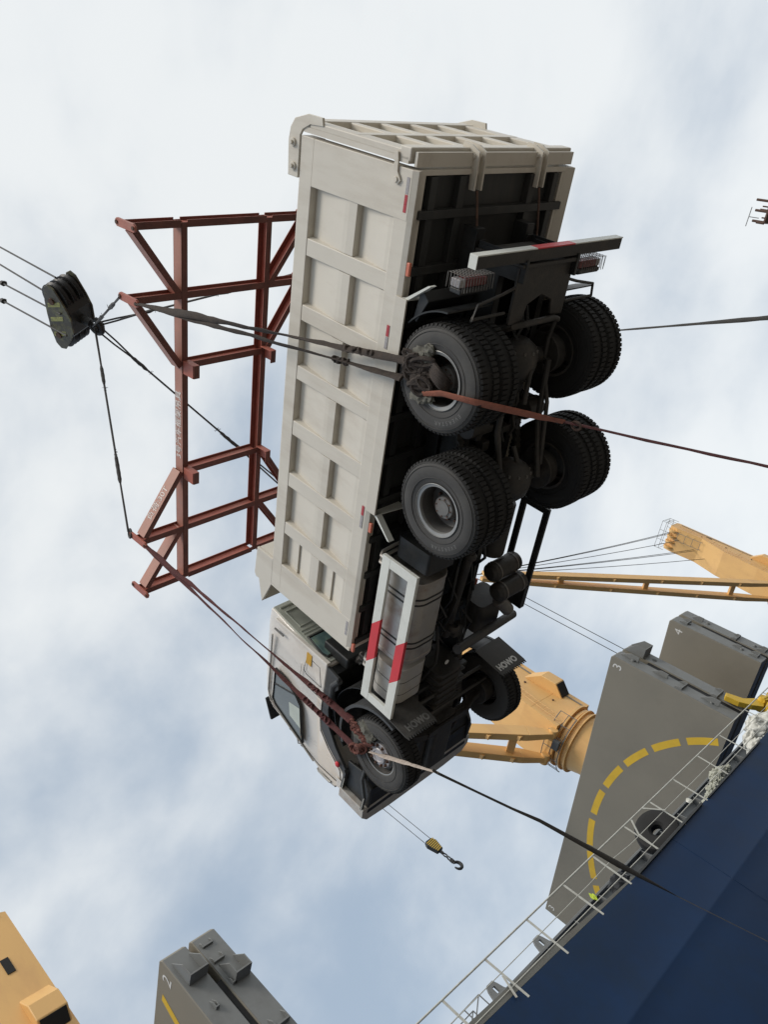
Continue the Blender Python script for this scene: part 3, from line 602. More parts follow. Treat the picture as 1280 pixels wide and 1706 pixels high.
# ---- dump body
YI = 1.142
for s in (1, -1):
    def sy(y): return s * y
    bx('side_sheet', BODY, XR + .02, XF - .02, sy(1.06), sy(1.10), .80, 2.36, bevel=0)
    g = MB(); g.prism([(1.08, 2.19), (YB, 2.19), (YB, 2.385), (YB - .012, ZT), (1.08, ZT)], lambda a, b: Vector((XR, sy(a), b)), lambda a, b: Vector((XF, sy(a), b))); P(g, 'top_rail', BODY, smooth=0, bevel=.008)
    # bottom rail slopes back to the sheet at its top
    g = MB(); g.prism([(1.09, .80), (YB - .02, .80 - .06), (YB, .80), (YB, .975), (1.09, .975)], lambda a, b: Vector((XR, sy(a), b)), lambda a, b: Vector((XF, sy(a), b))); P(g, 'bottom_rail', BODY, smooth=0, bevel=.008)
    posts = [(XR, -1.30), (-.80, -.60), (-.09, .11), (.62, .81), (1.32, 1.53), (2.04, 2.25), (2.77, 2.97), (3.46, XF)]
    for i, (a, b) in enumerate(posts):
        e = .0
        za, zb_ = (2.19, .985) if 0 < i < 7 else (2.19, .80)
        g = MB()
        if 0 < i < 7:   # pressed pillar with sloping flanks, its foot fading into the bottom rail
            g.prism([(a - .012, YI - .02), (a + .012, YB - .004), (b - .012, YB - .004), (b + .012, YI - .02)], lambda p, q: Vector((p, sy(q), za)), lambda p, q: Vector((p, sy(q), zb_ - .02)))
        else: g.box(a, b, sy(1.10), sy(YB + .003), zb_, za)
        P(g, 'pillar', BODY, smooth=0, bevel=.008)
    for (a, b) in zip(posts, posts[1:]):      # the middle rib: flat underside, top sloping into the sheet
        g = MB(); g.prism([(YI - .02, 1.48), (YB - .008, 1.48), (YB - .006, 1.60), (YI - .02, 1.60)], lambda p, q: Vector((a[1] - .005, sy(p), q)), lambda p, q: Vector((b[0] + .005, sy(p), q))); P(g, 'side_rib', BODY, smooth=0, bevel=.004)
        for zt_, zb2, split in ((2.21, 1.60, 1.92), (1.50, .975, 1.25)):   # pressed panels: deepest under the rail above, running out flush below
            g = MB(); f0 = lambda p, q: Vector((a[1] - .005, sy(p), q)); f1 = lambda p, q: Vector((b[0] + .005, sy(p), q))
            if b[1] == XF:
                g.prism([(1.09, zt_), (YI, zt_), (YI + .042, split), (1.09, split)], f0, f1); P(g, 'side_panel', BODY, smooth=0)
                g = MB(); g.prism([(1.09, split), (YI + .012, split), (YB - .010, zb2 + .04), (YB - .010, zb2), (1.09, zb2)], f0, f1)
            else: g.prism([(1.09, zt_), (YI, zt_), (YB - .014, zb2 + .06), (YB - .010, zb2), (1.09, zb2)], f0, f1)
            P(g, 'side_panel', BODY, smooth=0)
    # fender skirt over the rear wheels with its two end brackets
    g = MB(); g.prism([(YB - .01, .80), (YB + .012, .80), (YB + .004, .655), (YB - .016, .655)], lambda p, q: Vector((-.62, sy(p), q)), lambda p, q: Vector((1.83, sy(p), q))); P(g, 'fender_skirt', BODY, smooth=0, bevel=.003)
    for xa, xb in ((-.62, -.82), (1.83, 2.05)):
        g = MB(); g.prism([(YB - .01, .73), (YB - .01, .655), (.78, .60), (.78, .73)], lambda p, q: Vector((xa, sy(p), q)), lambda p, q: Vector((xa + .012, sy(p), q)))
        g.prism([(xa, .70), (xa, .65), (xb, .40), (xb, .43)], lambda p, q: Vector((p, sy(YB - .02), q)), lambda p, q: Vector((p, sy(YB - .10), q)))
        P(g, 'skirt_bracket', WHT, smooth=0)
    # reflective strips
    for a, b, w in ((-1.68, -1.53, 0), (-1.53, -1.37, 1), (-.31, -.19, 1), (-.19, -.06, 0), (1.80, 1.93, 1), (1.93, 2.10, 0), (3.50, 3.66, 0), (3.66, 3.87, 2)):
        if w == 2: a, b = 3.66, 3.72
        bx('reflector_strip', REFR if w == 1 else REFW, a + .003, b - .003, sy(YB + .003), sy(YB + .006), .825, .862, bevel=0)
    for x in (-.95, 1.98, 3.80):
        bx('marker_lamp', ORR, x, x + .13, sy(YB - .055), sy(YB - .02), .70, .745, bevel=.01)
    # rear hinge plate: hooked arm on top, with two pins
    hk = [(-1.34, 2.40), (-1.34, 2.56), (-1.66, 2.585), (-1.80, 2.56), (-1.885, 2.50), (-1.95, 2.30), (-1.95, 2.08), (-1.875, 2.06), (-1.86, 2.26), (-1.80, 2.37), (-1.745, 2.405)]
    g = MB(); g.prism(hk, lambda a, b: Vector((a, sy(YB + .012), b)), lambda a, b: Vector((a, sy(YB - .018), b)))
    P(g, 'hinge_arm', BODY, smooth=20, bevel=.006)
    for x, z in ((-1.66, 2.50), (-1.44, 2.475)):
        MB().cyl((x, sy(YB + .005), z), (x, sy(YB + .03), z), .042, n=24).cyl((x, sy(YB + .03), z), (x, sy(YB + .055), z), .022, n=12).done('hinge_pin', BODY, truck, bevel=.004)
    # over-centre latch at the tailgate foot
    g = MB(); g.prism([(-1.63, .93), (-1.59, .96), (-1.60, 1.02), (-1.70, 1.045), (-1.80, 1.03), (-1.86, 1.045), (-1.86, 1.0), (-1.79, .985), (-1.70, .98), (-1.66, .95)], lambda a, b: Vector((a, sy(YB + .004), b)), lambda a, b: Vector((a, sy(YB + .022), b)))
    g.cyl((-1.63, sy(YB), .985), (-1.63, sy(YB + .035), .985), .025, n=16); P(g, 'latch', BODY, smooth=20, bevel=.003)
# floor, its bearers and the rear sill
bx('floor', PRIM, XR + .01, XF - .01, -1.12, 1.12, .86, .90, bevel=0)
bx('floor_sill', BODY, XR, XR + .05, -1.13, 1.13, .79, .90)
for y in (-.95, -.55, .55, .95): bx('floor_bearer', PRIM, XR + .06, XF - .1, y - .045, y + .045, .78, .86)
x = XR + .35
while x < XF: bx('floor_bearer', PRIM, x, x + .08, -1.12, 1.12, .76, .858); x += .52
for s in (1, -1): bx('subframe_rail', BLK, -1.25, 3.75, s * .34, s * .46, .58, .76)
# body front wall and the headboard above it
g = MB(); g.prism([(YB, .75), (YB, ZT), (-YB, ZT), (-YB, .75)], lambda a, b: Vector((XF - .02, a, b)), lambda a, b: Vector((XF + .03, a, b))); P(g, 'front_wall', BODY, smooth=0, bevel=.008)
for s in (1, -1):
    g = MB(); g.prism([(3.50, 2.38), (3.50, 2.73), (3.95, 2.76), (4.00, 2.72), (3.99, 2.655), (4.34, 2.56), (4.05, 2.43), (3.93, 2.38)], lambda a, b: Vector((a, s * (YB + .002), b)), lambda a, b: Vector((a, s * (YB - .035), b)))
    P(g, 'headboard_cheek', BODY, smooth=0, bevel=.006)
g = MB(); g.prism([(3.88, 2.40), (3.93, 2.40), (3.99, 2.66), (4.34, 2.56), (4.34, 2.59), (4.00, 2.73), (3.93, 2.73)], lambda a, b: Vector((a, YB - .04, b)), lambda a, b: Vector((a, -YB + .04, b))); P(g, 'headboard', BODY, smooth=0, bevel=.006)
bx('front_lip', BODY, 3.50, 3.54, -YB + .04, YB - .04, 2.40, 2.72)

# tailgate with a grid of pressed pockets
TG0, TG1 = XR - .035, XR - .145
g = MB(); g.box(TG0, TG0 - .05, -YB, YB, .88, 2.36); P(g, 'tailgate_sheet', BODY, smooth=0)
cols = [-1.23, -.98, -.56, -.44, -.06, .06, .44, .56, .98, 1.23]
for a, b in ((-YB, -1.06), (-.68, -.58), (-.24, -.14), (.20, .30), (.62, .72), (1.06, YB)):
    bx('tailgate_post', BODY, TG0 - .045, TG1 - .001 * (a > 0), a, b, .97, 2.32, bevel=.012)
bx('tailgate_beam', BODY, TG0 - .045, TG1 - .006, -YB, YB, 2.25, 2.40, bevel=.012)
bx('tailgate_beam', BODY, TG0 - .045, TG1 - .004, -YB + .01, YB - .01, 1.58, 1.70, bevel=.012)
bx('tailgate_beam', BODY, TG0 - .02, TG1 - .03, -YB, YB, .86, 1.00, bevel=.014)
bx('tailgate_lip', BODY, XR - .02, TG1 - .0, -1.2, 1.2, .80, .835, bevel=.004)
MB().cyl((-1.80, -YB - .02, 1.03), (-1.80, YB + .02, 1.03), .022, n=12).done('latch_rod', BODY, truck)
for y in (.38, -.62):
    for d in (-.05, .05):
        g = MB(); g.prism([(-1.56, .80), (-1.56, .73), (-1.90, .74), (-1.95, .84), (-1.96, .95), (-1.91, .96), (-1.91, .88), (-1.84, .83)], lambda a, b: Vector((a, y + d - .011, b)), lambda a, b: Vector((a, y + d + .011, b)))
        P(g, 'clamp_hook', BODY, smooth=0, bevel=.005)
    MB().cyl((-1.86, y - .08, .80), (-1.86, y + .08, .80), .025, n=12).done('hook_pin', BODY, truck)
    MB().tube([(-1.56, y, .74), (-1.45, y + .01, .70), (-1.2, y - .01, .66), (-.9, y, .60)], .012, n=6).done('pull_chain', RUST, truck)

# ---- chassis
for s in (1, -1):
    g = MB(); y0 = s * .36; y1 = s * .43
    g.box(-1.15, 6.35, y0 + s * .06, y1 + s * .0, .24, .56); g.box(-1.15, 6.35, y0 - s * .02, y1, .548, .56); g.box(-1.15, 6.35, y0 - s * .02, y1, .24, .252); P(g, 'frame_rail', BLK, smooth=0, bevel=.004)
for x in (-1.05, -.35, 1.7, 2.6, 3.5, 4.4, 5.9): bx('cross_member', BLK, x, x + .10, -.36, .36, .28, .52, bevel=.02)
# arched rear cross member and towing plate
g = MB(); g.prism([(-.47, -.05), (-.47, .56), (.47, .56), (.47, -.05)], lambda a, b: Vector((-1.08, a, b)), lambda a, b: Vector((-1.04, a, b))); P(g, 'rear_cross_member', BLK2, smooth=0, bevel=.01)
g = MB(); g.prism([(-1.04, -.45), (-1.04, .45), (-.48, .45), (-.50, .24), (-.66, .20), (-.74, .0), (-.66, -.20), (-.50, -.24), (-.48, -.45)], lambda a, b: Vector((a, b, .0)), lambda a, b: Vector((a, b, .03))); P(g, 'tow_plate', BLK2, smooth=0, bevel=.008)
for s in (1, -1): bx('bumper_bracket', BLK, -1.12, -.9, s * .40, s * .44, -.06, .50, bevel=.005)
# rear under-run bumper: white, red in the middle
for a, b, mt_, k in ((1.17, .30, WHT, 0), (.30, -.32, RED, 1), (-.32, -1.20, WHT, 2)):
    bx('rear_bumper', mt_, -1.225, -1.212, a, b, -.045, .050, bevel=.003)
bx('bumper_beam', BLK2, -1.212, -1.10, 1.165, -1.195, -.042, .047, bevel=.006)  # dark beam paints the shade and dirt under the white bumper
bx('bumper_end', WHT, -1.215, -1.10, 1.165, 1.172, -.044, .049, bevel=.002)
# tail lamps in wire cages
for s in (1, -1):
    ya, yb_ = s * .74, s * 1.14
    bx('tail_lamp', LENS, -.96, -.88, ya + s * .02, yb_, .12, .23, bevel=.012)
    bx('tail_lamp', REFW, -.962, -.882, yb_ - s * .07, yb_ + s * .01, .118, .232, bevel=.012)
    bx('lamp_housing', BLK, -.88, -.82, ya, yb_, .10, .245, bevel=.02)
    g = MB()
    for k in range(11): y = ya + (yb_ - ya) * k / 10; g.tube([(-.86, y, .06), (-1.0, y, .07), (-1.0, y, .27), (-.86, y, .28)], .0035, n=4)
    for k in range(6): z = .07 + .2 * k / 5; g.tube([(-.86, ya, z), (-1.0, ya, z), (-1.0, yb_ + s * .02, z), (-.86, yb_ + s * .02, z)], .0035, n=4)
    P(g, 'lamp_cage', HUB, smooth=0)
    MB().tube([(-.85, s * .42, .02), (-.80, s * .62, .02), (-.74, s * .95, .02), (-.60, s * 1.0, .03), (-.60, s * .5, .04)], .016, n=8).done('lamp_bracket', BLK2, truck)
    g = MB(); g.prism([(-.74, .52), (-.70, .56), (-.45, .60), (-.42, .56), (-.66, .44)], lambda a, b: Vector((a, s * .48, b)), lambda a, b: Vector((a, s * 1.16, b))); P(g, 'rear_mudguard', BLK, smooth=0, bevel=.01)
    g = MB()
    for k in range(8):
        a0, a1 = math.radians(128 + 6 * k), math.radians(134 + 6 * k); q = lambda a, r: (r * math.cos(a), .12 + r * math.sin(a))
        g.prism([q(a0, .64), q(a0, .655), q(a1, .655), q(a1, .64)], lambda u, v: Vector((u, s * .56, v)), lambda u, v: Vector((u, s * 1.19, v)))
    P(g, 'mudflap_sheet', BLK, smooth=40)

# ---- wheels
ZR, ZM, ZF, XM, XW = .1195, -.1746, .0195, 1.3106, 5.2317
def tyre_mb(c, s):
    """c: centre of the section, s: +1 when the visible face looks to +y"""
    g = MB()
    prof = [(.272, -.115), (.285, -.135), (.31, -.142), (.37, -.158), (.44, -.157), (.49, -.142), (.515, -.128), (.522, -.12), (.522, .12), (.515, .128), (.49, .142), (.44, .157), (.37, .158), (.31, .142), (.285, .135), (.272, .115)]
    prof = [(r, h * s) for r, h in prof]
    g.lathe(prof, c, n=84)
    for r, h in ((.475, .152), (.355, .158), (.505, .138)):      # moulded rings on the sidewall
        g.lathe([(r - .004, (h - .004) * s), (r - .002, (h + .003) * s), (r + .002, (h + .002) * s), (r + .004, (h - .005) * s)], c, n=84)
    n = 62; c = Vector(c); nf = len(g.b.faces)
    for k in range(n):
        a = k * 2 * PI / n; w = PI / n * .74
        for side in (1, -1):
            aa = a + (PI / n if side < 0 else 0)
            def q(da, r, h): return c + Vector((r * math.cos(aa + da), h, r * math.sin(aa + da)))
            h0, h1, h2 = side * .035, side * .118, side * .141
            g.hexa([q(-w, .515, h0), q(w, .515, h0), q(w, .500, h2 * .99), q(-w, .500, h2 * .99), q(-w * .95, R, h0), q(w * .95, R, h0), q(w * .9, R - .004, h1 * 1.02), q(-w * .9, R - .004, h1 * 1.02)])
    g.b.faces.ensure_lookup_table()
    for f in g.b.faces[nf:]: f.material_index = 1
    for f in g.b.faces[:nf]:
        if all((Vector((v.co.x, 0, v.co.z)) - Vector((c.x, 0, c.z))).length > .51 for v in f.verts): f.material_index = 1
    return g
def wheel(x, z, s, front=False):
    yo = s * (1.2284 - .158) if not front else s * (1.20 - .158)
    c = Vector((x, yo, z))
    if front:
        g = MB(); pr = [(.288, .135), (.288, .125), (.262, .12), (.255, .02), (.245, .0), (.235, .03), (.215, .06), (.19, .07), (.185, .085), (0, .085)]
    else:
        g = MB(); pr = [(.292, .150), (.288, .152), (.284, .142), (.254, .134), (.250, .122), (.250, .10), (.250, -.04), (.246, -.07), (.22, -.085), (.165, -.09), (0, -.09)]
    g.lathe([(r, h * s) for r, h in pr], c, n=72)
    w = g.done('wheel', RIM if 0 else RIM, truck, smooth=35)
    def sub(mb, nm, mt, **k): return mb.done(nm, mt, w, **k)
    sub(tyre_mb(c, s), 'tyre', [RUB, TREAD], smooth=35)
    # dark inside of the rim
    if front:
        sub(MB().lathe([(r, h * s) for r, h in ((.255, .118), (.250, .02), (.240, .004), (.232, .034), (.215, .064), (.186, .074))], c + Vector((0, s * .002, 0)), n=64), 'rim_well', RIMD)
        sub(MB().lathe([(.182, .085 * s), (.182, .10 * s), (.176, .106 * s), (0, .106 * s)], c, n=48), 'hub_flange', HUBW, bevel=.004)
        sub(MB().lathe([(.118, .10 * s), (.118, .125 * s), (.108, .135 * s), (.085, .138 * s), (.08, .13 * s), (0, .13 * s)], c, n=40), 'hub_cap', HUBW)
        for k in range(10):
            a = k * 2 * PI / 10 + .2; p = c + Vector((.150 * math.cos(a), s * .105, .150 * math.sin(a)))
            sub(MB().cyl(p, p + Vector((0, s * .008, 0)), .024, n=16).cyl(p, p + Vector((0, s * .035, 0)), .014, n=6), 'wheel_nut', RUST)
    else:
        sub(MB().lathe([(r, h * s) for r, h in ((.252, .10), (.248, .09), (.246, -.04), (.242, -.066), (.22, -.081), (.165, -.086), (.0, -.086))], c + Vector((0, s * .003, 0)), n=64), 'rim_well', RIMD)
        sub(MB().lathe([(r, h * s) for r, h in ((.145, -.09), (.140, -.05), (.125, -.02), (.122, .035), (.115, .045), (.085, .048), (.080, .06), (0, .062))], c, n=48), 'hub', HUB)
        for k in range(10):
            a = k * 2 * PI / 10; p = c + Vector((.17 * math.cos(a), s * -.086, .17 * math.sin(a)))
            sub(MB().cyl(p, p + Vector((0, s * .035, 0)), .017, n=6), 'wheel_nut', RUST)
        for k in range(8):
            a = k * 2 * PI / 8; p = c + Vector((.098 * math.cos(a), s * .044, .098 * math.sin(a)))
            sub(MB().cyl(p, p + Vector((0, s * .014, 0)), .009, n=6), 'hub_bolt', RUST)
        ci = Vector((x, s * (.6223 + .158 - .01), z))
        sub(tyre_mb(ci, -s), 'tyre', [TREAD, TREAD], smooth=35)
        sub(MB().lathe([(r, -h * s) for r, h in ((.29, .14), (.262, .13), (.255, .0), (.245, -.10), (0.2, -.115))], ci, n=56), 'inner_rim', RIMD)
    if s > 0 and not front:
        sub_ = arc_text('tyre_lettering', 'EVERSTAR', .058, c + Vector((0, s * .158, 0)), .410, math.radians(-58 if x < .5 else -52), math.radians(6.6), LETG, w, 1)
    # brake drum and chamber behind the wheel
    if not front:
        MB().cyl((x, s * .60, z), (x, s * .44, z), .215, .23, n=40).done('brake_drum', BLK2, truck, bevel=.01)
        MB().cyl((x + .18, s * .42, z + .12), (x + .18, s * .22, z + .10), .085, n=24).done('brake_chamber', BLK2, truck, bevel=.015)
    return w
for x, z in ((0, ZR), (XM, ZM)):
    for s in (1, -1): wheel(x, z, s)
for s in (1, -1): wheel(XW, ZF, s, True)
# axle housings with differential bowls
for x, z in ((0, ZR), (XM, ZM)):
    g = MB(); g.cyl((x, -.6, z), (x, .6, z), .085, n=24); P(g, 'axle_tube', BLK2)
    g = MB(); g.lathe([(0, -.26), (.09, -.25), (.17, -.20), (.225, -.10), (.235, 0), (.225, .10), (.17, .18), (.10, .26), (.10, .33), (0, .33)], (x, .02, z), ax=(1, 0, .1), n=40); P(g, 'differential', BLK2)
    for k in range(12):
        a = k * PI / 6; p = Vector((x - .13, .02 + .205 * math.cos(a), z + .205 * math.sin(a))); MB().cyl(p, p - Vector((.03, 0, 0)), .014, n=6).done('cover_bolt', HUB, truck)
    MB().tube([(x + .12, -.5, z + .12), (x + .3, -.2, .42)], .03, n=10).done('torque_rod', BLK2, truck)
    MB().tube([(x + .02, .02, z - .22), (x + .4 if x < 1 else x - .4, .02, -.12)], .028, n=10).done('torque_rod', BLK2, truck)
for s in (1, -1):          # leaf packs of the balance suspension
    for k in range(9):
        L_ = .82 - k * .07; pts = []
        for t in range(9):
            u = -1 + t / 4.0; pts.append(((XM / 2) + u * L_, .5 * s, .30 + .018 * k - .12 * u * u - .11 * u * (1 if True else 0)))
        g = MB()
        for a, b in zip(pts, pts[1:]): g.bar(a, b, .09, .016)
        P(g, 'spring_leaf', BLK2, smooth=0)
    bx('spring_saddle', BLK2, XM / 2 - .13, XM / 2 + .13, s * .42, s * .58, .10, .50, bevel=.03)
    MB().cyl((XM / 2, s * .36, .12), (XM / 2, s * .62, .12), .12, n=28).done('trunnion', BLK2, truck, bevel=.01)
    MB().tube([(-.02, s * .33, -.06), (XM / 2, s * .36, -.10), (XM, s * .33, ZM - .12)], .035, n=10).done('lower_rod', BLK2, truck)
# transverse stabiliser pipe with cranked arms behind the rear axle
MB().tube([(-.34, .36, .20), (-.44, .34, .02), (-.47, .25, -.03), (-.47, -.28, -.03), (-.44, -.37, -.02)], .034, n=12).done('stabiliser_bar', BLK2, truck)
MB().tube([(-.44, -.37, .0), (-.20, -.40, .05), (.0, -.40, ZR - .08)], .026, n=10).done('stabiliser_arm', BLK2, truck)
MB().tube([(.05, -.33, -.02), (.45, -.36, -.16), (XM - .15, -.36, ZM - .1)], .024, n=10).done('stabiliser_arm', BLK2, truck)
MB().tube([(XM + .3, .0, ZM + .05), (2.4, .0, .12), (3.9, 0, .22)], .055, n=20).done('propeller_shaft', BLK2, truck)
for x in (1.75, 2.55, 3.7): MB().lathe([(.055, -.05), (.085, -.02), (.085, .02), (.055, .05)], (x, 0, .12), ax=(1, 0, .05), n=24).done('shaft_flange', BLK2, truck)
random.seed(11)
for k in range(26):        # air and brake lines with their slack loops
    x0 = random.uniform(-.6, 3.6); y0 = random.uniform(-.33, .33); L_ = random.uniform(.5, 1.3)
    pts = [(x0 + L_ * t / 5, y0 + random.uniform(-.05, .05), .25 + random.uniform(-.12, .05) + (-.06 if 0 < t < 5 else 0)) for t in range(6)]
    MB().tube(pts, random.choice((.010, .014, .02)), n=6).done('brake_hose', random.choice((BLK, BLK2, BLK)), truck)
for k in range(14):
    x0 = random.choice((random.uniform(.2, 1.1), random.uniform(1.7, 4.2))); y0 = random.choice((-1, 1)) * random.uniform(.1, .3); a, b, c_ = random.uniform(.04, .1), random.uniform(.04, .08), random.uniform(.04, .09)
    bx('air_valve', BLK2, x0 - a, x0 + a, y0 - b, y0 + b, .16, .16 + c_ * 2, bevel=.015)

# ---- left side: guard, fuel tank, silver air filter housing
def guard(s, mt_w, mt_r, x0, x1, z0, z1, y, w, ymt):
    ys0, ys1 = s * y, s * (y + .045)
    if mt_r:
        xs = [x0, x0 + (x1 - x0) * .435, x0 + (x1 - x0) * .71, x1]
        for zc, sh in (((z1 - w, z1), -.10), ((z0, z0 + w), .10)):
            za, zb_ = zc
            cuts = [[x0, x0], [xs[1] - .07, xs[1] + .07], [xs[2] - .07, xs[2] + .07], [x1, x1]]
            for i, mt_ in enumerate((mt_w, mt_r, mt_w)):
                a0, a1 = cuts[i]; b0, b1 = cuts[i + 1]
                dd = .04 if sh > 0 else 0
                g = MB(); g.prism([(a0 + (0 if i == 0 else dd), za), (b0 + (0 if i == 2 else dd), za), (b1 + (0 if i == 2 else dd), zb_), (a1 + (0 if i == 0 else dd), zb_)], lambda p, q: Vector((p, ys0, q)), lambda p, q: Vector((p, ys1, q)))
                P(g, 'guard_rail', mt_, smooth=0, bevel=.002)
    else:
        for za, zb_ in ((z1 - w, z1), (z0, z0 + w)): bx('guard_rail', mt_w, x0, x1, ys0, ys1, za, zb_)
    for xa in (x0, x1 - w): bx('guard_end', mt_w, xa + (.001 if xa > x0 else 0), xa + w, ys0 + s * .002, ys1 - s * .002, z0 + w - .001, z1 - w + .001, bevel=.002)
guard(1, WHT, RED, 2.26, 4.47, -.075, .475, 1.15, .125, None)
guard(-1, BLK, None, 2.12, 3.70, -.15, .30, 1.11, .085, None)
MB().bar((2.42, -1.13, -.1), (2.42, -1.13, .25), .03, .03).done('guard_stay', BLK, truck)
bx('guard_plate', BLK, 3.35, 3.70, -1.12, -1.06, -.15, .30, bevel=.005)
for x in (2.35, 3.95):
    for dx in (0, .09):
        MB().tube([(x + dx, .46, .62), (x + dx, .85, .62), (x + dx, 1.06, .60), (x + dx, 1.13, .55), (x + dx, 1.14, .44)], .022, n=10).done('guard_hanger', GALV, truck)
def rounded(x0, x1, y0, y1, z0, z1, r, nm, mt_, n=6):
    pts = []
    for cx_, cz_, a0 in ((y1 - r, z1 - r, 0), (y0 + r, z1 - r, 90), (y0 + r, z0 + r, 180), (y1 - r, z0 + r, 270)):
        for k in range(n + 1): a = math.radians(a0 + 90 * k / n); pts.append((cx_ + r * math.cos(a), cz_ + r * math.sin(a)))
    g = MB(); g.prism(pts, lambda a, b: Vector((x0, a, b)), lambda a, b: Vector((x1, a, b))); return P(g, nm, mt_, smooth=40, bevel=.008)
tank = rounded(2.50, 3.72, .46, 1.06, -.02, .60, .20, 'fuel_tank', ALU)
for x in (2.50, 3.66): 
    q = rounded(x, x + .055, .455, 1.066, -.026, .606, .206, 'tank_end_rim', ALU)
for x in (2.72, 2.80, 3.38, 3.46): rounded(x, x + .022, .452, 1.070, -.03, .61, .21, 'tank_strap', BLK)
rounded(3.86, 4.42, .50, 1.05, .02, .50, .16, 'air_filter_box', GALV)
for x in (4.07, 4.27): rounded(x, x + .008, .496, 1.054, .016, .504, .164, 'box_band', BLK)
rounded(2.10, 2.38, .48, .95, -.02, .5, .05, 'battery_box', BLK)
# right side: twin air tanks set crosswise, exhaust silencer, tail pipe
for x, z in ((3.02, .10), (3.24, -.06)):
    g = MB(); g.lathe([(0, 0), (.08, .01), (.125, .05), (.13, .08), (.13, .52), (.125, .55), (.08, .59), (0, .6)], (x, -.48, z), ax=(0, -1, 0), n=36); P(g, 'air_tank', BLK2, smooth=30)
    for d in (.12, .46): MB().lathe([(.133, d - .012), (.136, d - .012), (.136, d + .012), (.133, d + .012)], (x, -.48, z), ax=(0, -1, 0), n=36, close=True).done('tank_band', HUB, truck)
MB().cyl((2.1, -.75, .32), (2.9, -.75, .32), .17, n=32).done('silencer', BLK2, truck, bevel=.03)
g = MB(); g.cyl((3.62, .35, -.24), (3.98, -1.22, .02), .062, n=28); P(g, 'exhaust_pipe', BLK2)
MB().cyl((3.975, -1.2, .017), (3.985, -1.24, .024), .052, n=24).done('pipe_mouth', OPENBLK, truck)
rounded(3.55, 4.0, -.95, -.45, .05, .45, .08, 'equipment_box', BLK2)
g = MB(); g.cyl((3.40, -.62, -.05), (3.62, -.82, -.12), .09, n=16); P(g, 'filter_canister', HUB, bevel=.02)
# engine, gearbox and sump
rounded(4.35, 5.0, -.24, .24, -.02, .5, .10, 'gearbox', BLK2)
rounded(5.0, 6.2, -.30, .30, .0, .9, .08, 'engine_block', BLK2)
rounded(5.15, 6.1, -.2, .2, -.12, .02, .06, 'oil_sump', BLK2)
for k in range(5): bx('gearbox_rib', BLK2, 4.42 + k * .12, 4.44 + k * .12, -.26, .26, -.04, .4, bevel=.004)
# front axle beam, springs, steering
g = MB()
for a, b in zip([(-.95, .02), (-.6, -.02), (-.4, -.10), (.4, -.10), (.6, -.02)], [(-.6, -.02), (-.4, -.10), (.4, -.10), (.6, -.02), (.95, .02)]): g.ibeam((XW, a[0], a[1]), (XW, b[0], b[1]), .13, .10, .03)
P(g, 'front_axle_beam', BLK2, smooth=0)
for s in (1, -1):
    for k in range(6):
        L_ = .80 - .1 * k; pts = [(XW + (-1 + t / 4) * L_, s * .44, .12 - .016 * k + .10 * (-1 + t / 4) ** 2) for t in range(9)]
        g = MB()
        for a, b in zip(pts, pts[1:]): g.bar(a, b, .09, .014)
        P(g, 'spring_leaf', BLK2, smooth=0)
    bx('front_brake_drum', BLK2, XW - .01, XW + .01, s * .80, s * .82, -.01, .01, bevel=0)
    MB().cyl((XW, s * .78, ZF), (XW, s * .97, ZF), .20, n=36).done('brake_drum', BLK2, truck, bevel=.01)
    MB().cyl((XW + .05, s * .62, .0), (XW + .05, s * .62, .48), .035, n=14).done('shock_absorber', BLK2, truck)
MB().cyl((XW - .28, -.85, -.04), (XW - .28, .85, -.04), .024, n=12).done('tie_rod', BLK2, truck)
MB().tube([(XW + .9, -.42, .1), (XW + .4, -.46, .02), (XW - .1, -.5, -.02)], .024, n=10).done('drag_link', BLK2, truck)
MB().cyl((XW - .55, -.7, .0), (XW - .55, .7, .02), .028, n=12).done('stabiliser_bar', BLK2, truck)
for x in (4.55, 4.9, 5.55, 6.1): bx('cross_member', BLK, x, x + .07, -.5, .5, .10, .18, bevel=.01)
# small pale sticker under the chassis
MB().cyl((4.05, .22, -.045), (4.05, .22, -.052), .035, n=16).done('round_label', LETW, truck)

# ---- mudguards and flaps of the front wheels
for s in (1, -1):
    g = MB(); A = [math.radians(a) for a in range(62, 206, 8)]
    for a0, a1 in zip(A, A[1:]):
        def q(a, r): return (XW + r * math.cos(a), ZF + .05 + r * math.sin(a) * 1.02)
        g.prism([q(a0, .665), q(a0, .68), q(a1, .68), q(a1, .665)], lambda u, v: Vector((u, s * .80, v)), lambda u, v: Vector((u, s * 1.16, v)))
        g.prism([q(a0, .650), q(a0, .69), q(a1, .69), q(a1, .650)], lambda u, v: Vector((u, s * 1.15, v)), lambda u, v: Vector((u, s * 1.19, v)))
    P(g, 'front_mudguard', PLAST, smooth=40)
    # flap with serrated hem
    y0, y1 = .66, 1.19
    poly = [(y0, .12), (y1, .12), (y1, -.36)]
    n = 13
    for k in range(n): poly += [(y1 - (k + .35) * (y1 - y0) / n, -.42), (y1 - (k + 1) * (y1 - y0) / n, -.37)]
    fl = MB(); fl.prism(poly, lambda a, b: Vector((4.46 + (.12 - b) * .12, s * a, b)), lambda a, b: Vector((4.475 + (.12 - b) * .12, s * a, b)))
    f = P(fl, 'mudflap', RUB, smooth=0)
    text('flap_lettering', 'HOWO', .135, (4.507, s * .90, -.285), (0, -1, 0), (-.12, 0, 1), LETW if s < 0 else LETG, f, sx=.86, bold=.006)

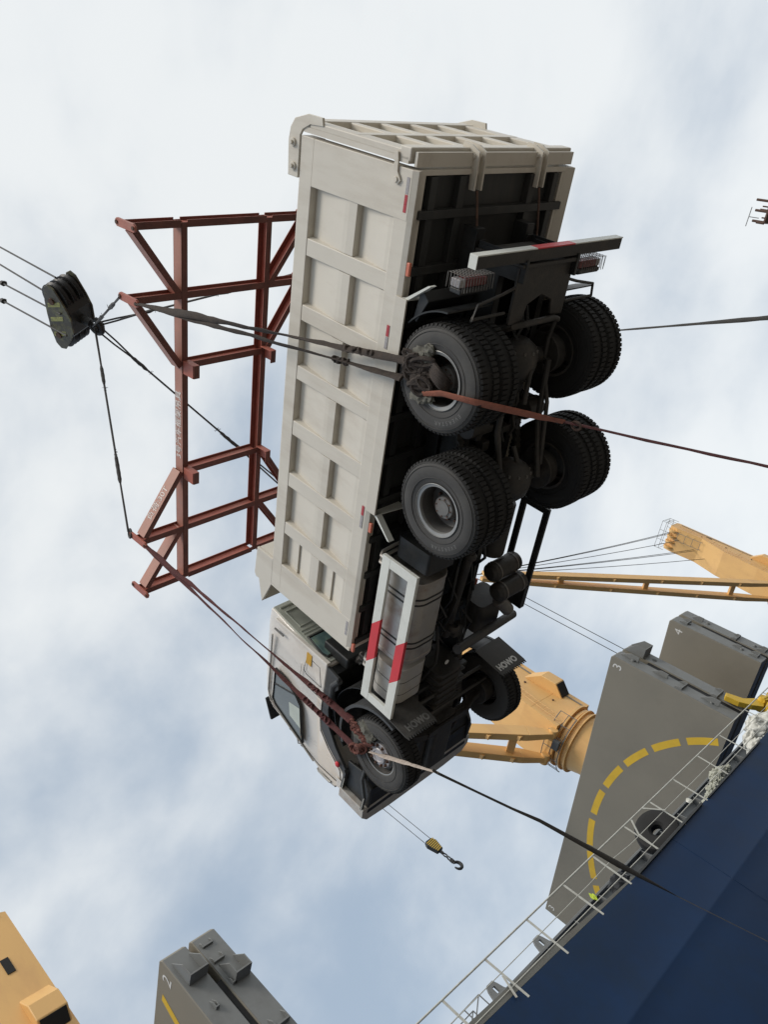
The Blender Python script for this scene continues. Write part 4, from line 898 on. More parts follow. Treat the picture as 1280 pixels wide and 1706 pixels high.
# ---- cab
CY = 1.12
def cy(x, z):
    y = CY
    if x > 6.25: y -= (x - 6.25) * .22
    if z > 2.35: y -= (z - 2.35) * .35
    return y
side = [(4.62, 1.21), (5.60, 1.215), (5.80, 1.17), (5.98, 1.0), (6.12, .82), (6.24, .63), (6.50, .645), (6.73, .68), (6.79, .82), (6.77, 1.25), (6.66, 1.44), (6.56, 1.62), (6.30, 2.28), (6.20, 2.44), (6.08, 2.52), (5.8, 2.57), (4.8, 2.60), (4.56, 2.56), (4.50, 2.46), (4.60, 1.5)]
g = MB(); vs = []
for s in (1, -1): vs.append([g.b.verts.new((x, s * cy(x, z), z)) for x, z in side])
g.cap(vs[0]); g.cap(vs[1]); n = len(side)
for i in range(n):
    g.b.faces.new((vs[0][i], vs[1][i], vs[1][(i + 1) % n], vs[0][(i + 1) % n]))
cab = P(g, 'cab', CABP, smooth=28, bevel=.022, segs=3)
def C_(mb, nm, mt_, **k): return mb.done(nm, mt_, cab, **k)
def plate(poly, y0, y1, nm, mt_, bevel=.004, s=1, **k):
    g = MB(); g.prism(poly, lambda a, b: Vector((a, s * (cy(a, b) + y0), b)), lambda a, b: Vector((a, s * (cy(a, b) + y1), b))); return C_(g, nm, mt_, smooth=0, bevel=bevel, **k)
def outline(poly, r, off, nm, mt_, s=1):
    pts = [Vector((a, s * (cy(a, b) + off), b)) for a, b in poly]; pts.append(pts[0]); pts.append(pts[1] * .5 + pts[0] * .5)
    g = MB(); g.tube(pts, r, n=6, flat=.5, up=(0, 1, 0)); return C_(g, nm, mt_)
# rear wall skin, set proud of the cab shell
g = MB(); g.prism([(-1.08, 1.24), (1.09, 1.24), (1.09, 1.5), (1.06, 2.50), (-1.06, 2.50)], lambda a, b: Vector((4.605 - (b - 1.24) * .085 - .012, a, b)), lambda a, b: Vector((4.605 - (b - 1.24) * .085 + .02, a, b))); C_(g, 'rear_wall', CABR, smooth=0, bevel=.01)
def rw(a, b, o): return Vector((4.605 - (b - 1.24) * .085 - .012 - o, a, b))
for (a0, a1, b0, b1) in ((.45, .98, 1.98, 2.32), (-.3, .35, 1.98, 2.32)):
    pts = [(a0, b0), (a1, b0), (a1, b1), (a0, b1)]
    MB().tube([rw(a, b, .004) for a, b in pts + pts[:2]], .012, n=6).done('wall_swage', CABR, cab)
for b0 in (1.78, 1.84, 1.90): MB().tube([rw(-1.0, b0, .002), rw(1.03, b0, .002)], .012, n=6).done('wall_swage', CABR, cab)
MB().tube([rw(-1.0, 2.42, .002), rw(1.0, 2.42, .002)], .016, n=6).done('wall_swage', CABR, cab)
g = MB(); g.prism([(.42, 1.34), (1.0, 1.34), (1.03, 1.42), (1.0, 1.72), (.42, 1.72)], lambda a, b: rw(a, b, .0), lambda a, b: rw(a, b, .02)); C_(g, 'rear_window', GLB, smooth=0, bevel=.02)
MB().tube([rw(a, b, .012) for a, b in ((.40, 1.32), (1.02, 1.32), (1.05, 1.42), (1.02, 1.74), (.40, 1.74), (.40, 1.32))], .014, n=6).done('window_seal', BLK, cab)
MB().box(4.56, 4.62, 1.06, 1.135, 1.2, 2.35).done('corner_strip', CABP, cab, bevel=.012)
for s in (1, -1):
    # door seam lines, side window, sticker, air grille seam
    win = [(5.46, 2.26), (5.50, 2.03), (5.60, 1.78), (5.72, 1.65), (5.82, 1.615), (6.20, 1.565), (6.44, 1.545), (6.42, 1.62), (6.14, 2.20), (6.07, 2.27)]
    plate(win, -.004, .006, 'side_window', GLS, s=s, bevel=0)
    plate([(5.80, 1.66), (6.16, 1.60), (6.10, 1.86), (5.86, 1.90)], .006, .008, 'window_reflection_sheet', WINPALE, s=s, bevel=0)  # pale sheet on the pane paints in the reflection and bright interior
    outline(win, .020, .006, 'window_rubber', BLK, s)
    plate([(5.60, 1.78), (5.63, 1.78), (5.78, 2.26), (5.75, 2.26)], .006, .014, 'quarter_divider', BLK, s=s, bevel=0)
    plate([(5.86, 1.60), (5.90, 1.60), (6.02, 2.26), (5.98, 2.26)], .006, .012, 'window_channel', PLAST, s=s, bevel=0) if 0 else None
    outline([(5.28, 2.42), (5.26, 1.22), (5.36, 1.22), (5.62, 1.216), (5.82, 1.18), (6.02, .98), (6.22, .70), (6.60, .70), (6.66, 1.22), (6.56, 1.50), (6.24, 2.26), (6.1, 2.40)], .006, .0, 'door_seam', BLK, s)
    outline([(4.74, 1.35), (4.74, 1.62), (5.02, 1.66), (5.06, 1.60), (5.06, 1.28)], .005, .0, 'locker_seam', BLK, s)
    MB().tube([(4.95, s * (CY + .0), 1.72), (5.05, s * CY, 1.72), (5.2, s * CY, 1.73)], .006, n=6).done('panel_swage', CABP, cab)
    plate([(4.66, 1.52), (4.66, 1.63), (4.86, 1.63), (4.86, 1.52)], .0, .005, 'yellow_label', ORS, s=s, bevel=.004)
    MB().tube([(4.75, s * (CY + .006), 2.35), (4.75, s * (CY + .006), 2.15)], .015, n=6).done('side_vent', PLAST, cab)
    MB().tube([(x_, s * (CY + .002), 2.40) for x_ in (4.9, 5.4, 6.0)] + [(6.18, s * (CY + .0), 2.33), (6.50, s * (cy(6.5, 1.7) + .004), 1.66), (6.70, s * (cy(6.7, 1.3) + .004), 1.34)], .014, n=6).done('drip_rail', GALV, cab)
    plate([(6.46, .66), (6.70, .70), (6.70, .80), (6.46, .78)], .0, .012, 'wedge_panel', CABP, s=s)
    # front corner air deflector
    MB().tube([(6.82, s * .97, .86), (6.84, s * .98, 1.05), (6.80, s * .98, 1.26)], .03, n=10).done('corner_deflector', GALV, cab)
    MB().tube([(6.80, s * 1.00, .95), (6.815, s * 1.01, .97), (6.815, s * 1.01, 1.22), (6.79, s * 1.00, 1.26)], .018, n=8).done('corner_grab_handle', GALV, cab)
    # lower step housing: black, with loops and a lamp
    g = MB(); g.prism([(5.98, .62), (6.30, .60), (6.50, .64), (6.50, .12), (6.10, .12), (5.93, .34)], lambda a, b: Vector((a, s * 1.02, b)), lambda a, b: Vector((a, s * 1.06, b))); P(g, 'step_housing', BLK, smooth=0, bevel=.01)
    g = MB(); g.prism([(6.16, .57), (6.50, .60), (6.50, .64), (6.12, .61)], lambda a, b: Vector((a, s * .9, b)), lambda a, b: Vector((a, s * 1.13, b))); P(g, 'step', PLAST, smooth=0, bevel=.006)
    g = MB(); g.prism([(6.26, .572), (6.50, .594), (6.50, .602), (6.26, .580)], lambda a, b: Vector((a, s * 1.13, b)), lambda a, b: Vector((a, s * 1.136, b))); P(g, 'step_highlight', RAIL, smooth=0)  # pale strip painting a highlight along the black step
    MB().tube([(5.82, s * 1.04, .30), (6.02, s * 1.10, .28), (6.18, s * 1.12, .20), (6.28, s * 1.12, .165), (6.52, s * 1.12, .18), (6.62, s * 1.06, .19)], .026, n=10).done('step_tube', PLAST, truck)
    MB().tube([(6.26, s * 1.14, .155), (6.52, s * 1.14, .17)], .008, n=6).done('step_highlight', RAIL, truck)  # thin pale tube as painted highlight on the step tube
    MB().blob((6.10, s * 1.15, .735), (.05, .025, .045), amp=0, sub=2).done('side_marker_lamp', RED, truck)
    # mirrors and arms on the far front corner
g = MB(); g.prism([(6.28, 2.47), (6.29, 2.50), (6.62, 2.33), (6.60, 2.29)], lambda a, b: Vector((a, 1.10, b)), lambda a, b: Vector((a, -1.10, b))); g.done('sun_visor', BLK, cab, bevel=.01, smooth=30)
g = MB(); g.box(6.55, 6.60, .90, 1.00, 1.88, 1.99); g.done('wide_mirror', BLK, cab, bevel=.015, smooth=30)
MB().tube([(6.50, .98, 1.70), (6.60, 1.00, 1.78), (6.66, 1.02, 1.72), (6.62, 1.0, 1.64)], .010, n=6).tube([(6.54, .98, 1.62), (6.68, 1.0, 1.68), (6.70, .98, 1.58)], .008, n=6).done('front_grab_handle', HUB, cab)
# windscreen and wipers
g = MB(); g.prism([(-.98, 0), (.98, 0), (.94, 1), (-.94, 1)], lambda a, b: Vector((6.60 - .30 * b + .004, a, 1.56 + .72 * b)), lambda a, b: Vector((6.60 - .30 * b - .02, a, 1.56 + .72 * b))); C_(g, 'windscreen', GLS, smooth=0)
# black lower rear corner of the cab and inner mudguard
g = MB(); g.prism([(4.62, 1.205), (5.62, 1.21), (5.80, 1.16), (6.0, .97), (6.24, .60), (6.12, .60), (5.90, .84), (5.66, 1.02), (5.34, 1.09), (5.0, 1.06), (4.85, .95), (4.66, .98)], lambda a, b: Vector((a, CY - .005, b)), lambda a, b: Vector((a, CY - .05, b))); P(g, 'wheel_arch_lip', PLAST, smooth=0, bevel=.008)
g = MB(); g.prism([(4.62, 1.205), (5.62, 1.21), (5.80, 1.16), (6.0, .97), (6.24, .60), (6.12, .60), (5.90, .84), (5.66, 1.02), (5.34, 1.09), (5.0, 1.06), (4.85, .95), (4.66, .98)], lambda a, b: Vector((a, -CY + .005, b)), lambda a, b: Vector((a, -CY + .05, b))); P(g, 'wheel_arch_lip', PLAST, smooth=0, bevel=.008)
bx('cab_floor', BLK, 4.66, 6.30, -1.05, 1.05, 1.05, 1.20)
g = MB()
for s in (1, -1):
    if s < 0: g = MB()
    for a0, a1 in zip(range(40, 180, 10), range(50, 190, 10)):
        q = lambda a, r: (XW + r * math.cos(math.radians(a)), ZF + .25 + r * math.sin(math.radians(a)))
        g.prism([q(a0, .74), q(a0, .75), q(a1, .75), q(a1, .74)], lambda u, v: Vector((u, s * .62, v)), lambda u, v: Vector((u, s * 1.07, v)))
    P(g, 'inner_arch', BLK, smooth=40)
g = MB(); g.tube([(4.72, 1.08, .98), (4.86, 1.10, 1.06), (5.05, 1.11, 1.06), (5.2, 1.11, .98)], .05, n=12); P(g, 'intake_hose', PLAST)
bx('air_intake', BLK, 4.44, 4.62, .30, .95, 1.0, 1.5, bevel=.03)
bx('cab_mount', BLK2, 4.38, 4.5, -.5, .78, .86, .98, bevel=.02)
g = MB(); g.blob((4.50, .72, .98), (.07, .09, .08), amp=.5, seed=4); P(g, 'tilt_cylinder_valve', HUB, smooth=20)
bx('cab_support', BLK, 4.40, 4.52, -.45, .45, .56, 1.1, bevel=.02)
# front bumper
g = MB(); bpf = [(1.10, 6.50), (1.14, 6.50), (1.135, 6.68), (1.02, 6.80), (.6, 6.84), (-.6, 6.84), (-1.02, 6.80), (-1.135, 6.68), (-1.14, 6.50), (-1.10, 6.50)]
g.prism([(a, b) for a, b in bpf] , lambda a, b: Vector((b, a, .13)), lambda a, b: Vector((b, a, .64))); P(g, 'front_bumper', GALV, smooth=40, bevel=.015)
bx('bumper_back', BLK, 6.2, 6.63, -1.02, 1.02, .16, .24)
g = MB(); g.prism([(6.62, .12), (6.62, .20), (5.95, .30), (5.9, .22)], lambda a, b: Vector((a, -1.05, b)), lambda a, b: Vector((a, 1.05, b))); P(g, 'front_belly_plate', BLK, smooth=0, bevel=.01)
bx('grille', BLK, 6.775, 6.80, -.85, .85, .9, 1.35)
for k in range(4): bx('grille_bar', CABP, 6.79, 6.815, -.84, .84, .95 + k * .1, .985 + k * .1)
for s in (1, -1): bx('headlight', REFW, 6.78, 6.85, s * .62, s * .98, .36, .54, bevel=.02)
# ------------------------------------------------------------------ lifting frame (a: along, b: towards the truck's left, level)
FR = Matrix(((0.9992143422246111, -0.020515251107925025, 0.03390903662176837), (0.019121966459183726, 0.9989796516752778, 0.04091461765035205), (-0.034713811248140124, -0.04023406530192329, 0.9985870874880713)))
FO = Vector((2.822, 0.0626, 5.2873))
frame = empty('lifting_frame', (0, 0, 0), 'red oxide steel lifting frame hanging above the truck, stencilled 30T', 'lifting frame')
fm = (RT @ FR).to_4x4(); fm.translation = T(FO); frame.matrix_world = fm
def F(a, b, c=0): return T(FO + FR @ Vector((a, b, c)))        # world point of the frame
A1, A2, A3, B0, B1 = 2.918, 1.94, .885, .738, 1.533
HB, WB = .20, .10
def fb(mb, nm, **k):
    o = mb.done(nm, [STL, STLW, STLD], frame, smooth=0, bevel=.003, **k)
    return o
def paint(g, fn):       # light painted in: outward webs lighter and faded, undersides darkened as shade
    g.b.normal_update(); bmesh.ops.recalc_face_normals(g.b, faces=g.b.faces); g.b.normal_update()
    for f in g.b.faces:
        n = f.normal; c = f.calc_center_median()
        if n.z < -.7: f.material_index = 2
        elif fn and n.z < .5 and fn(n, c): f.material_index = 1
hz = HB / 2
for s in (1, -1):
    g = MB()   # channel-shaped long beam: web outside on the near beam
    g.box(-A1 - .02, A1 + .02, s * (B0 + .040), s * (B0 + .050), 0, HB); g.box(-A1 - .02, A1 + .02, s * (B0 - .05), s * (B0 + .05), 0, .014); g.box(-A1 - .02, A1 + .02, s * (B0 - .05), s * (B0 + .05), HB - .014, HB)
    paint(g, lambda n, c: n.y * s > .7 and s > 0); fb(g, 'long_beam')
for i, a in enumerate((-A1, -A2, -A3, A3, A2, A1)):
    inner = i in (2, 3)
    segs_ = [(-B0 + .052, B0 - .052)] if inner else [(-B1, -B0 - .052), (-B0 + .052, B0 - .052), (B0 + .052, B1)]
    g = MB()
    for p, q in segs_: g.ibeam((a, p, hz), (a, q, hz), HB - .004, WB, .014)
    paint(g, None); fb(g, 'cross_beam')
    for s in (1, -1):
        if inner:   # short channel hanging below the beam crossing
            g = MB(); x0 = a - .09
            y_ = s * (B0 + .03)
            g.box(x0, x0 + .20, y_ - .01, y_ + .01, -.26, -.002); g.box(x0, x0 + .012, y_ - s * .10, y_, -.26, -.002); g.box(x0, x0 + .20, y_ - s * .10, y_, -.272, -.26)
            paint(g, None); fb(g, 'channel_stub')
        else:       # lug plate on the end of the outrigger: eye above for the rope, eye below for the sling
            g = MB(); up = .11; dn = .09
            pts = [(-.055, -dn), (-.03, -dn - .035), (.03, -dn - .035), (.055, -dn), (.055, HB + up), (.03, HB + up + .04), (-.03, HB + up + .04), (-.055, HB + up)]
            g.prism(pts, lambda u, v: Vector((a + u, s * (B1 + .002), v)), lambda u, v: Vector((a + u, s * (B1 + .035), v)))
            fb(g, 'lug_plate')
            for zz in (-dn, HB + up): MB().cyl((a, s * (B1 - .01), zz), (a, s * (B1 + .05), zz), .026, n=16).done('lug_eye', RUST, frame)
br = [(-A1, -A2), (-A2, -A3), (A2, A3), (A1, A2)]
for s in (1, -1):
    for a0, a1 in br:
        p = Vector((a0 + (.06 if a1 > a0 else -.06), s * (B1 - .05), hz)); q = Vector((a1, s * (B0 + .065), hz)); d = (q - p).normalized()
        g = MB(); side_ = Vector((-d.y, d.x, 0)); side_ = side_ if side_.y * s > 0 else -side_
        g.bar(p + side_ * .04, q + side_ * .04, .012, HB - .008); g.bar(p - Vector((0, 0, hz - .01)), q - Vector((0, 0, hz - .01)), .09, .012); g.bar(p + Vector((0, 0, hz - .01)), q + Vector((0, 0, hz - .01)), .09, .012)
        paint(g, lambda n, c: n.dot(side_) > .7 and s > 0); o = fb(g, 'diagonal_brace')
        if s > 0 and a1 > 0 and a0 == A2:
            dd = (p - q).normalized()      # reads from the lug towards the beam, seen from outside
            text('stencil', '负荷:30T', .15, (p + q) / 2 + side_ * .049 - d * .02, d if d.cross(Vector((0, 0, 1))).dot(side_) > 0 else -d, (0, 0, 1), PAINTW, o, sx=1.05)
text('stencil', '3号汽车框架吊具', .16, (.10, B0 + .053, HB / 2), (-1, 0, 0), (0, 0, 1), PAINTW, frame, sx=.95, bold=.002)

# hook block, hoist ropes and the four wire slings
def onray(x, y, r):
    d = WC @ Vector(((1706 - y - 853) / 1322.336, (x - 640) / 1322.336, 1)); return EYE + d.normalized() * r
HK = onray(150, 538, 15.2)
hbk = empty('crane_hook_block', HK, 'large worn yellow and black crane hook block above the lifting frame', 'hook block')
ax_up = (onray(66, 495, 15.9) - HK).normalized()
wd = (onray(95, 490, 15.2) - onray(118, 470, 15.6)); 
u_ = ax_up; h_ = Vector((math.cos(math.radians(65)), math.sin(math.radians(65)), 0)); h_ = (h_ - u_ * h_.dot(u_)).normalized(); v_ = u_.cross(h_)   # h_: cheek normal
def B_(a, b, c): return u_ * a + v_ * b + h_ * c      # a up, b along the cheek, c across the sheaves
cheek = [(.16, -.14), (.16, .14), (.26, .36), (.44, .64), (.56, .68), (.66, .60), (.72, .30), (.73, .0), (.72, -.30), (.66, -.60), (.56, -.68), (.44, -.64), (.26, -.36)]
for c in (-.27, .25):
    g = MB(); g.prism(cheek, lambda a, b: B_(a * .98, b, c), lambda a, b: B_(a * .98, b, c + .03)); g.done('cheek_plate', BLOCKD, hbk, smooth=0, bevel=.008)
for c in (-.27, .25):      # worn painted stripes, thin raised enamel
    for q0, q1 in ((-.42, -.30), (-.12, .0), (.2, .32)):
        g = MB(); cc = c - .004 if c < 0 else c + .030
        g.prism([(.34, q0), (.34, q0 + .09), (.64, q1 + .12), (.64, q1 + .03)], lambda a, b: B_(a, b, cc), lambda a, b: B_(a, b, cc + .004)); g.done('painted_stripe', YELW, hbk, smooth=0)
for c in (-.16, -.01, .14):
    for bb in (-.36, .36):
        g = MB(); g.lathe([(.05, -.045), (.27, -.045), (.28, -.04), (.25, 0), (.28, .04), (.27, .045), (.05, .045)], B_(.52, bb, c), ax=h_, n=36, close=True); g.done('sheave', BLKM, hbk)
g = MB(); g.prism([(.45, -.62), (.45, .62), (.9, .62), (.9, -.62)], lambda a, b: B_(a, b, -.235), lambda a, b: B_(a, b, .235))
g.b.free()
g = MB(); g.prism([(.18, -.22), (.18, .22), (.44, .58), (.56, .62), (.60, .60), (.60, -.60), (.56, -.62), (.44, -.58)], lambda a, b: B_(a, b, -.24), lambda a, b: B_(a, b, .25)); g.done('block_case', BLKM, hbk, smooth=0, bevel=.02)
for bb in (-.36, .36): MB().cyl(B_(.52, bb, -.30), B_(.52, bb, .30), .06, n=18).done('sheave_pin', RUST, hbk)
MB().cyl(B_(.20, 0, -.0), B_(-.02, 0, 0), .085, .07, n=20).done('hook_shank', BLKM, hbk)
pts = [B_(-.06 + .13 * math.cos(t) - .08, .14 * math.sin(t), 0) for t in [math.radians(k) for k in range(-10, 290, 20)]]
MB().tube([B_(.05, 0, 0)] + pts, .05, n=10).done('hook', BLKM, hbk)
top = [(0, 412), (0, 441), (0, 470), (0, 499)]; bot = [(64, 447), (68, 482), (70, 507), (77, 541)]
for i, (t_, b_) in enumerate(zip(top, bot)):
    pb = onray(*b_, 15.9 - .05 * i); pt = onray(*t_, 17.6 - .05 * i); d = pt - pb; pb = pb - d * .4
    o = MB().cyl((0, 0, 0), pb + d * 14 - pb, .017, n=8).done('hoist_rope', ROPE, None, label='%s steel hoist rope running up from the large hook block to the left edge' % ('first', 'second', 'third', 'fourth')[i], cat='wire rope', group='hoist ropes of the large hook block')
    o.location = pb
    if i > 1: 
        p = pb + d * .93
        MB().cyl(-d.normalized() * .04, d.normalized() * .04, .05, n=8).blob((0, .03, 0), (.05, .05, .05), seed=i, amp=.5, sub=2).done('rope_clamp', ROPE, o, smooth=20).location = d * 1.33
LUGZ = HB + .11
lug = {('rear', 1): F(-A2, B1 + .02, LUGZ), ('front', 1): F(A2, B1 + .02, LUGZ), ('rear', -1): F(-A2, -B1 - .02, LUGZ), ('front', -1): F(A2, -B1 - .02, LUGZ)}
names = {('rear', 1): 'short wire rope from the big hook to the upper near lug of the red frame', ('front', 1): 'wire rope from the big hook to the ring on the lower near lug',
         ('rear', -1): 'greased wire rope from the big hook running almost level behind the red frame', ('front', -1): 'long greased wire rope crossing diagonally behind the red frame to its hidden far lug'}
def whisk(g, p, n=7, l=.07):
    for k in range(n):
        v = Vector((random.uniform(-1, 1), random.uniform(-1, 1), random.uniform(-1, 1))).normalized() * random.uniform(.5, 1) * l
        g.tube([p, p + v * .6 + Vector((0, 0, .01)), p + v], .0035, n=4)
for key, L_ in lug.items():
    a = HK - u_ * .10; b = L_; d = (b - a); n_ = d.normalized(); sd_ = n_.orthogonal().normalized()
    if key == ('front', 1): b = L_ + Vector((0, 0, .10))
    w = MB(); d = b - a; ln = d.length
    # spliced eye at each end (two legs), single rope in the middle
    e1, e2 = min(.32, .9 / ln), min(.25, 1.1 / ln) if ln > 2 else .45
    for sg in (1, -1):
        w.tube([a + sd_ * sg * .045, a + d * e1 * .5 + sd_ * sg * .035, a + d * e1], .016, n=8)
        w.tube([b - d * e2, b - d * e2 * .5 + sd_ * sg * .02, b + sd_ * sg * .035], .015, n=8)
    w.tube([a + d * (e1 * .95 + (1 - e2 * .95 - e1 * .95) * t / 10) for t in range(11)], .018, n=8)
    sp = [a + d * (e1 * .9 + .35 / ln * t / 6) for t in range(7)]
    w.tube([p + sd_ * random.uniform(-.006, .006) for p in sp], [.02, .032, .030, .034, .03, .032, .02], n=8)
    sp = [b - d * (e2 * .9 + .5 / ln * t / 8) for t in range(9)]
    w.tube([p + sd_ * random.uniform(-.006, .006) for p in sp], [.02, .033, .030, .034, .03, .034, .03, .03, .02], n=8)
    whisk(w, a + d * (e1 * .9 + .42 / ln), 12); whisk(w, b - d * (e2 * .9 + .55 / ln), 12); whisk(w, b - d * (e2 * .9 + .1), 5)
    o = bpy.data.objects; ob = w.done('wire_sling', ROPE, None, label=names[key], cat='wire rope', group='wire ropes from the big hook to the lifting frame')
sh = MB(); c = lug[('front', 1)] + Vector((0, 0, .05))
sh.tube([c + Vector((.07 * math.cos(t), .02 * math.sin(t), .07 * math.sin(t))) for t in [k * 2 * PI / 16 for k in range(17)]], .018, n=8).done('shackle_ring', ROPE, None, label='small steel ring joining the wire rope to the lower near lug of the red frame', cat='shackle')
k_ = MB(); 
for i in range(5): k_.blob(HK - u_ * (.14 + .02 * i) + Vector((random.uniform(-.05, .05), random.uniform(-.05, .05), random.uniform(-.04, .04))), (.055, .055, .05), seed=i, amp=.5, sub=2)
whisk(k_, HK - u_ * .12, 18, .11)
k_.done('rope_eyes', ROPE, hbk, smooth=25).matrix_parent_inverse = Matrix.Translation(-HK)

# webbing slings from the lower lugs to the wheels
def strap(name, mt_, a, b, w, label, amp=.0, tw=.35, group=None, cat='sling', sag=0, flat=.3, n=36, knots=(), seed=0, wid=None):
    P_ = path(a, b, n, sag, amp, seed); g = MB(); kr = random.Random(seed)
    r = [w * (wid[min(len(wid) - 1, int(i * len(wid) / (n + 1)))] if wid else 1) * (1 + .12 * math.sin(i * 1.9 + seed)) for i in range(n + 1)]
    g.tube(P_, r, n=10, flat=flat, twist=tw, up=RT @ Vector((0, 1, 0)))
    for (t0, t1, rr) in knots:
        k = 0; m_ = int((t1 - t0) * (Vector(b) - Vector(a)).length / .045)
        for k in range(max(2, m_)):
            p = lerp(a, b, t0 + (t1 - t0) * (k + kr.uniform(-.3, .3)) / max(1, m_)); d = (Vector(b) - Vector(a)).normalized(); u = d.orthogonal().normalized(); v = d.cross(u)
            g.tube([p + (u * math.cos(q) + v * math.sin(q)) * rr * kr.uniform(.85, 1.15) + d * (.025 * math.sin(q + k * 2.3)) for q in [j * 2 * PI / 10 for j in range(11)]], rr * .62, n=6)
    return g.done(name, mt_, None, smooth=60, label=label, cat=cat, group=group)
def wl(a, b, dz=-.09): return F(a, b, dz)
G1 = 'webbing slings carrying the truck'
# rear left: two strands down past the body side to the rear hub
La = wl(-A2, B1 + .02); hub = T(.02, 1.26, .30)
strap('web_sling', WEB1, La, T(-.08, 1.30, .50), .052, 'upper of the two brown slings running from the frame to the rear wheel', .02, .12, G1, wid=[.8, 1.0, .8, .6, .8, 1, .9, .8], knots=((.84, .885, .026), (.90, .92, .024)), seed=1)
strap('web_sling', WEB1, La + Vector((0, 0, -.02)), T(.10, 1.30, .50), .045, 'lower of the two brown slings running from the frame to the rear wheel', .015, .10, G1, wid=[.7, .8, .7, .6, .7, .9, 1, 1.1], knots=((.80, .85, .026),), seed=2)
# front left: two maroon strands to the front hub
Lb = wl(A2, B1 + .02)
strap('web_sling', WEB2, Lb, T(5.02, 1.20, .56), .046, 'upper maroon sling running from the frame past the cab door to the front wheel', .02, .10, G1, wid=[.8, .7, .6, .6, .7, .9, 1, 1.1], knots=((.83, .87, .026), (.89, .93, .026)), seed=3)
strap('web_sling', WEB2, Lb + Vector((0, 0, -.02)), T(5.42, 1.20, .40), .040, 'lower maroon sling running from the frame past the cab window to the front wheel', .015, .12, G1, wid=[1, .7, .6, .7, .8, .9, 1, 1], knots=((.79, .83, .026), (.85, .90, .026)), seed=4)
# wrapped bundle on the rear hub, with rag padding
g = MB(); r = random.Random(5)
for k in range(16):
    c = T(.0 + r.uniform(-.14, .12), 1.26 + r.uniform(-.03, .03), .34 + r.uniform(-.12, .10)); q = r.uniform(0, PI); rr = r.uniform(.05, .10)
    a = RT @ Vector((math.cos(q), .15, math.sin(q))); b = RT @ Vector((0, .35, 1)).normalized()
    g.tube([c + (a * math.cos(t) + b * math.sin(t)) * rr for t in [j * 2 * PI / 12 for j in range(13)]], r.uniform(.02, .03), n=6)
for k in range(5):
    g.tube([T(.0 + .10 * math.cos(t) * 1 + k * .03 - .06, 1.22 + .06 * math.sin(t * 2), .22 + .22 * math.sin(t)) for t in [j * 2 * PI / 14 for j in range(15)]], .026, n=6)
g.done('sling_knot', WEB1, None, smooth=50, label='bulky brown knot of sling wrapped round the rear wheel hub', cat='knot')
g = MB(); g.blob(T(-.19, 1.25, .34), (.07, .03, .12), seed=8, amp=.5).blob(T(-.26, 1.24, .27), (.06, .03, .06), seed=9, amp=.5); g.done('padding_rag', RAG, None, smooth=30, label='grey rag padding tucked over the rear wheel above the brown knot', cat='rag')
g = MB(); g.blob(T(.22, 1.25, .30), (.07, .03, .10), seed=12, amp=.5).blob(T(.20, 1.24, .18), (.05, .03, .06), seed=13, amp=.5); g.done('padding_rag', RAG, None, smooth=30, label='grey rag padding tucked over the rear wheel below the brown knot', cat='rag')
# front bundle
g = MB()
for k in range(14):
    t = k / 13; c = lerp(T(5.04, 1.20, .54), T(5.14, 1.21, .18), t) + Vector((r.uniform(-.02, .02), 0, r.uniform(-.02, .02))); q = r.uniform(0, PI); rr = r.uniform(.03, .055)
    a = RT @ Vector((math.cos(q), .3, math.sin(q))); b = RT @ Vector((.2, .35, 1)).normalized()
    g.tube([c + (a * math.cos(w) + b * math.sin(w)) * rr for w in [j * 2 * PI / 10 for j in range(11)]], .022, n=6)
for k in range(8):
    t = k / 7; c = lerp(T(5.42, 1.20, .42), T(5.34, 1.20, .30), t)
    g.tube([c + RT @ Vector((.06 * math.cos(w), .04 * math.sin(w + k), .06 * math.sin(w))) for w in [j * 2 * PI / 10 for j in range(11)]], .02, n=6)
g.done('sling_knot', WEBR, None, smooth=50, label='reddish knotted sling bunched over the front wheel hub', cat='knot')
g = MB(); g.blob(T(4.96, 1.19, .30), (.10, .04, .10), seed=21, amp=.6).blob(T(5.20, 1.17, .38), (.05, .04, .14), seed=22, amp=.4).blob(T(5.02, 1.19, .20), (.10, .03, .08), seed=23, amp=.5); g.done('padding_rag', RAG, None, smooth=30, label='olive and grey rags stuffed between the front wheel and the reddish sling', cat='rag')

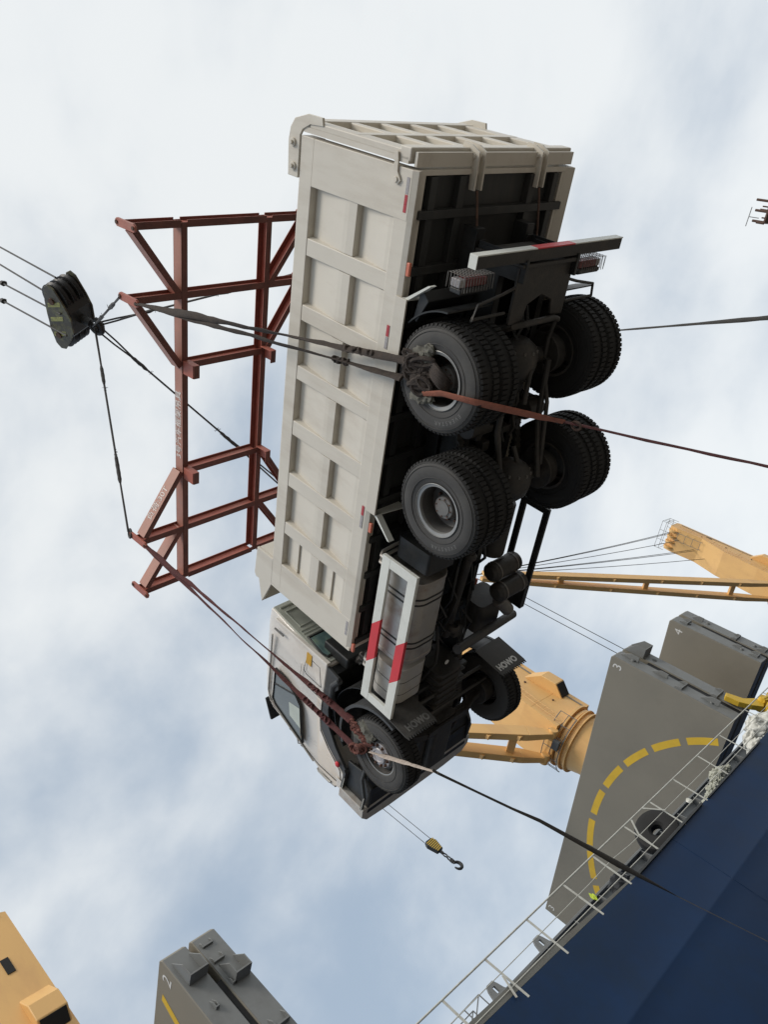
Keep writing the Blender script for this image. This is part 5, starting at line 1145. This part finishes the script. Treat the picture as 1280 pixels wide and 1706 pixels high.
# tag lines
a = T(.16, 1.28, .22); m1 = onray(940, 703, 7.72); m2 = onray(955, 708, 7.75); e_ = onray(1280, 779, 8.4)
Q = [a, onray(735, 655.5, 7.58), onray(790, 670, 7.40), onray(825, 678, 7.44), onray(870, 688, 7.56), onray(905, 696, 7.64), m1]
Q2 = []
for p, q in zip(Q, Q[1:]): Q2 += [lerp(p, q, t / 3) for t in range(3)]
Q2.append(Q[-1]); g = MB(); g.tube(Q2, [.026 + .022 * math.sin(PI * min(1, i / 12) * .5) - (.010 if i > 15 else 0) for i in range(len(Q2))], n=10, flat=.16, up=RT @ Vector((.3, 0, 1)), twist=.02)
g.done('tag_line', WEB3, None, smooth=60, label='flat orange strap stretched from the rear wheel knot across the axles', cat='strap', group='tag lines steadying the truck')
strap('tag_line', WEB2, m1 - (m2 - m1) * .05, e_ + (e_ - m2) * 1.5, .024, 'dark brown end of the orange strap running out at the right edge', .01, .02, 'tag lines steadying the truck', 'strap', n=24, flat=.3)
g = MB(); g.tube([m2 + RT @ Vector((.04 * math.cos(w), -.01, -.03 + .05 * math.sin(w))) for w in [j * 2 * PI / 10 for j in range(11)]], .013, n=6); g.done('strap_buckle', RUST, None, label='small rusty ring knotted into the orange strap', cat='ring')
a = T(.05, -1.25, .0); b = onray(1045, 549, 11.3); c = onray(1280, 529, 11.9); a = b - (c - b) * .35
strap('tag_line', WEBK, a, c + (c - b) * 1.2, .058, 'black strap running from the far rear wheel to the right edge', .0, .04, 'tag lines steadying the truck', 'strap', sag=.02, n=24, flat=.22, wid=[.6, .6, .9, 1, 1, 1.1])
a = T(5.16, 1.27, .10); b = onray(730, 1287, 8.9); c = onray(900, 1368, 10.6); d = onray(1050, 1450, 13.6); e = onray(1300, 1575, 14.0)
strap('tag_line', WEB4, a, b, .034, 'pale flat strap leaving the front wheel hub', .0, .02, 'tag lines steadying the truck', 'strap', n=14, flat=.18, wid=[.5, 1, 1.0, .85, .65, .5, .42])
g = MB(); Q = [b - (c - b) * .04, b, lerp(b, c, .35), lerp(b, c, .7), c, lerp(c, d, .5), lerp(c, d, .85), d, D_ := Vector((-13.40, 17.4, 4.2)), Vector((-13.38, 17.9, 2.2)), Vector((-13.3, 18.5, 0.2))]
Q = [p + Vector((random.uniform(-.012, .012), 0, random.uniform(-.012, .012))) for p in Q]; g.tube(Q, [.016, .015, .013, .015, .022, .034, .046, .040, .010, .008, .008], n=10, flat=.3, up=(0, 1, 0)); g.done('tag_line', WEBK, None, smooth=60, label='long dark strap running from the front wheel down over the railing of the ship', cat='strap', group='tag lines steadying the truck')
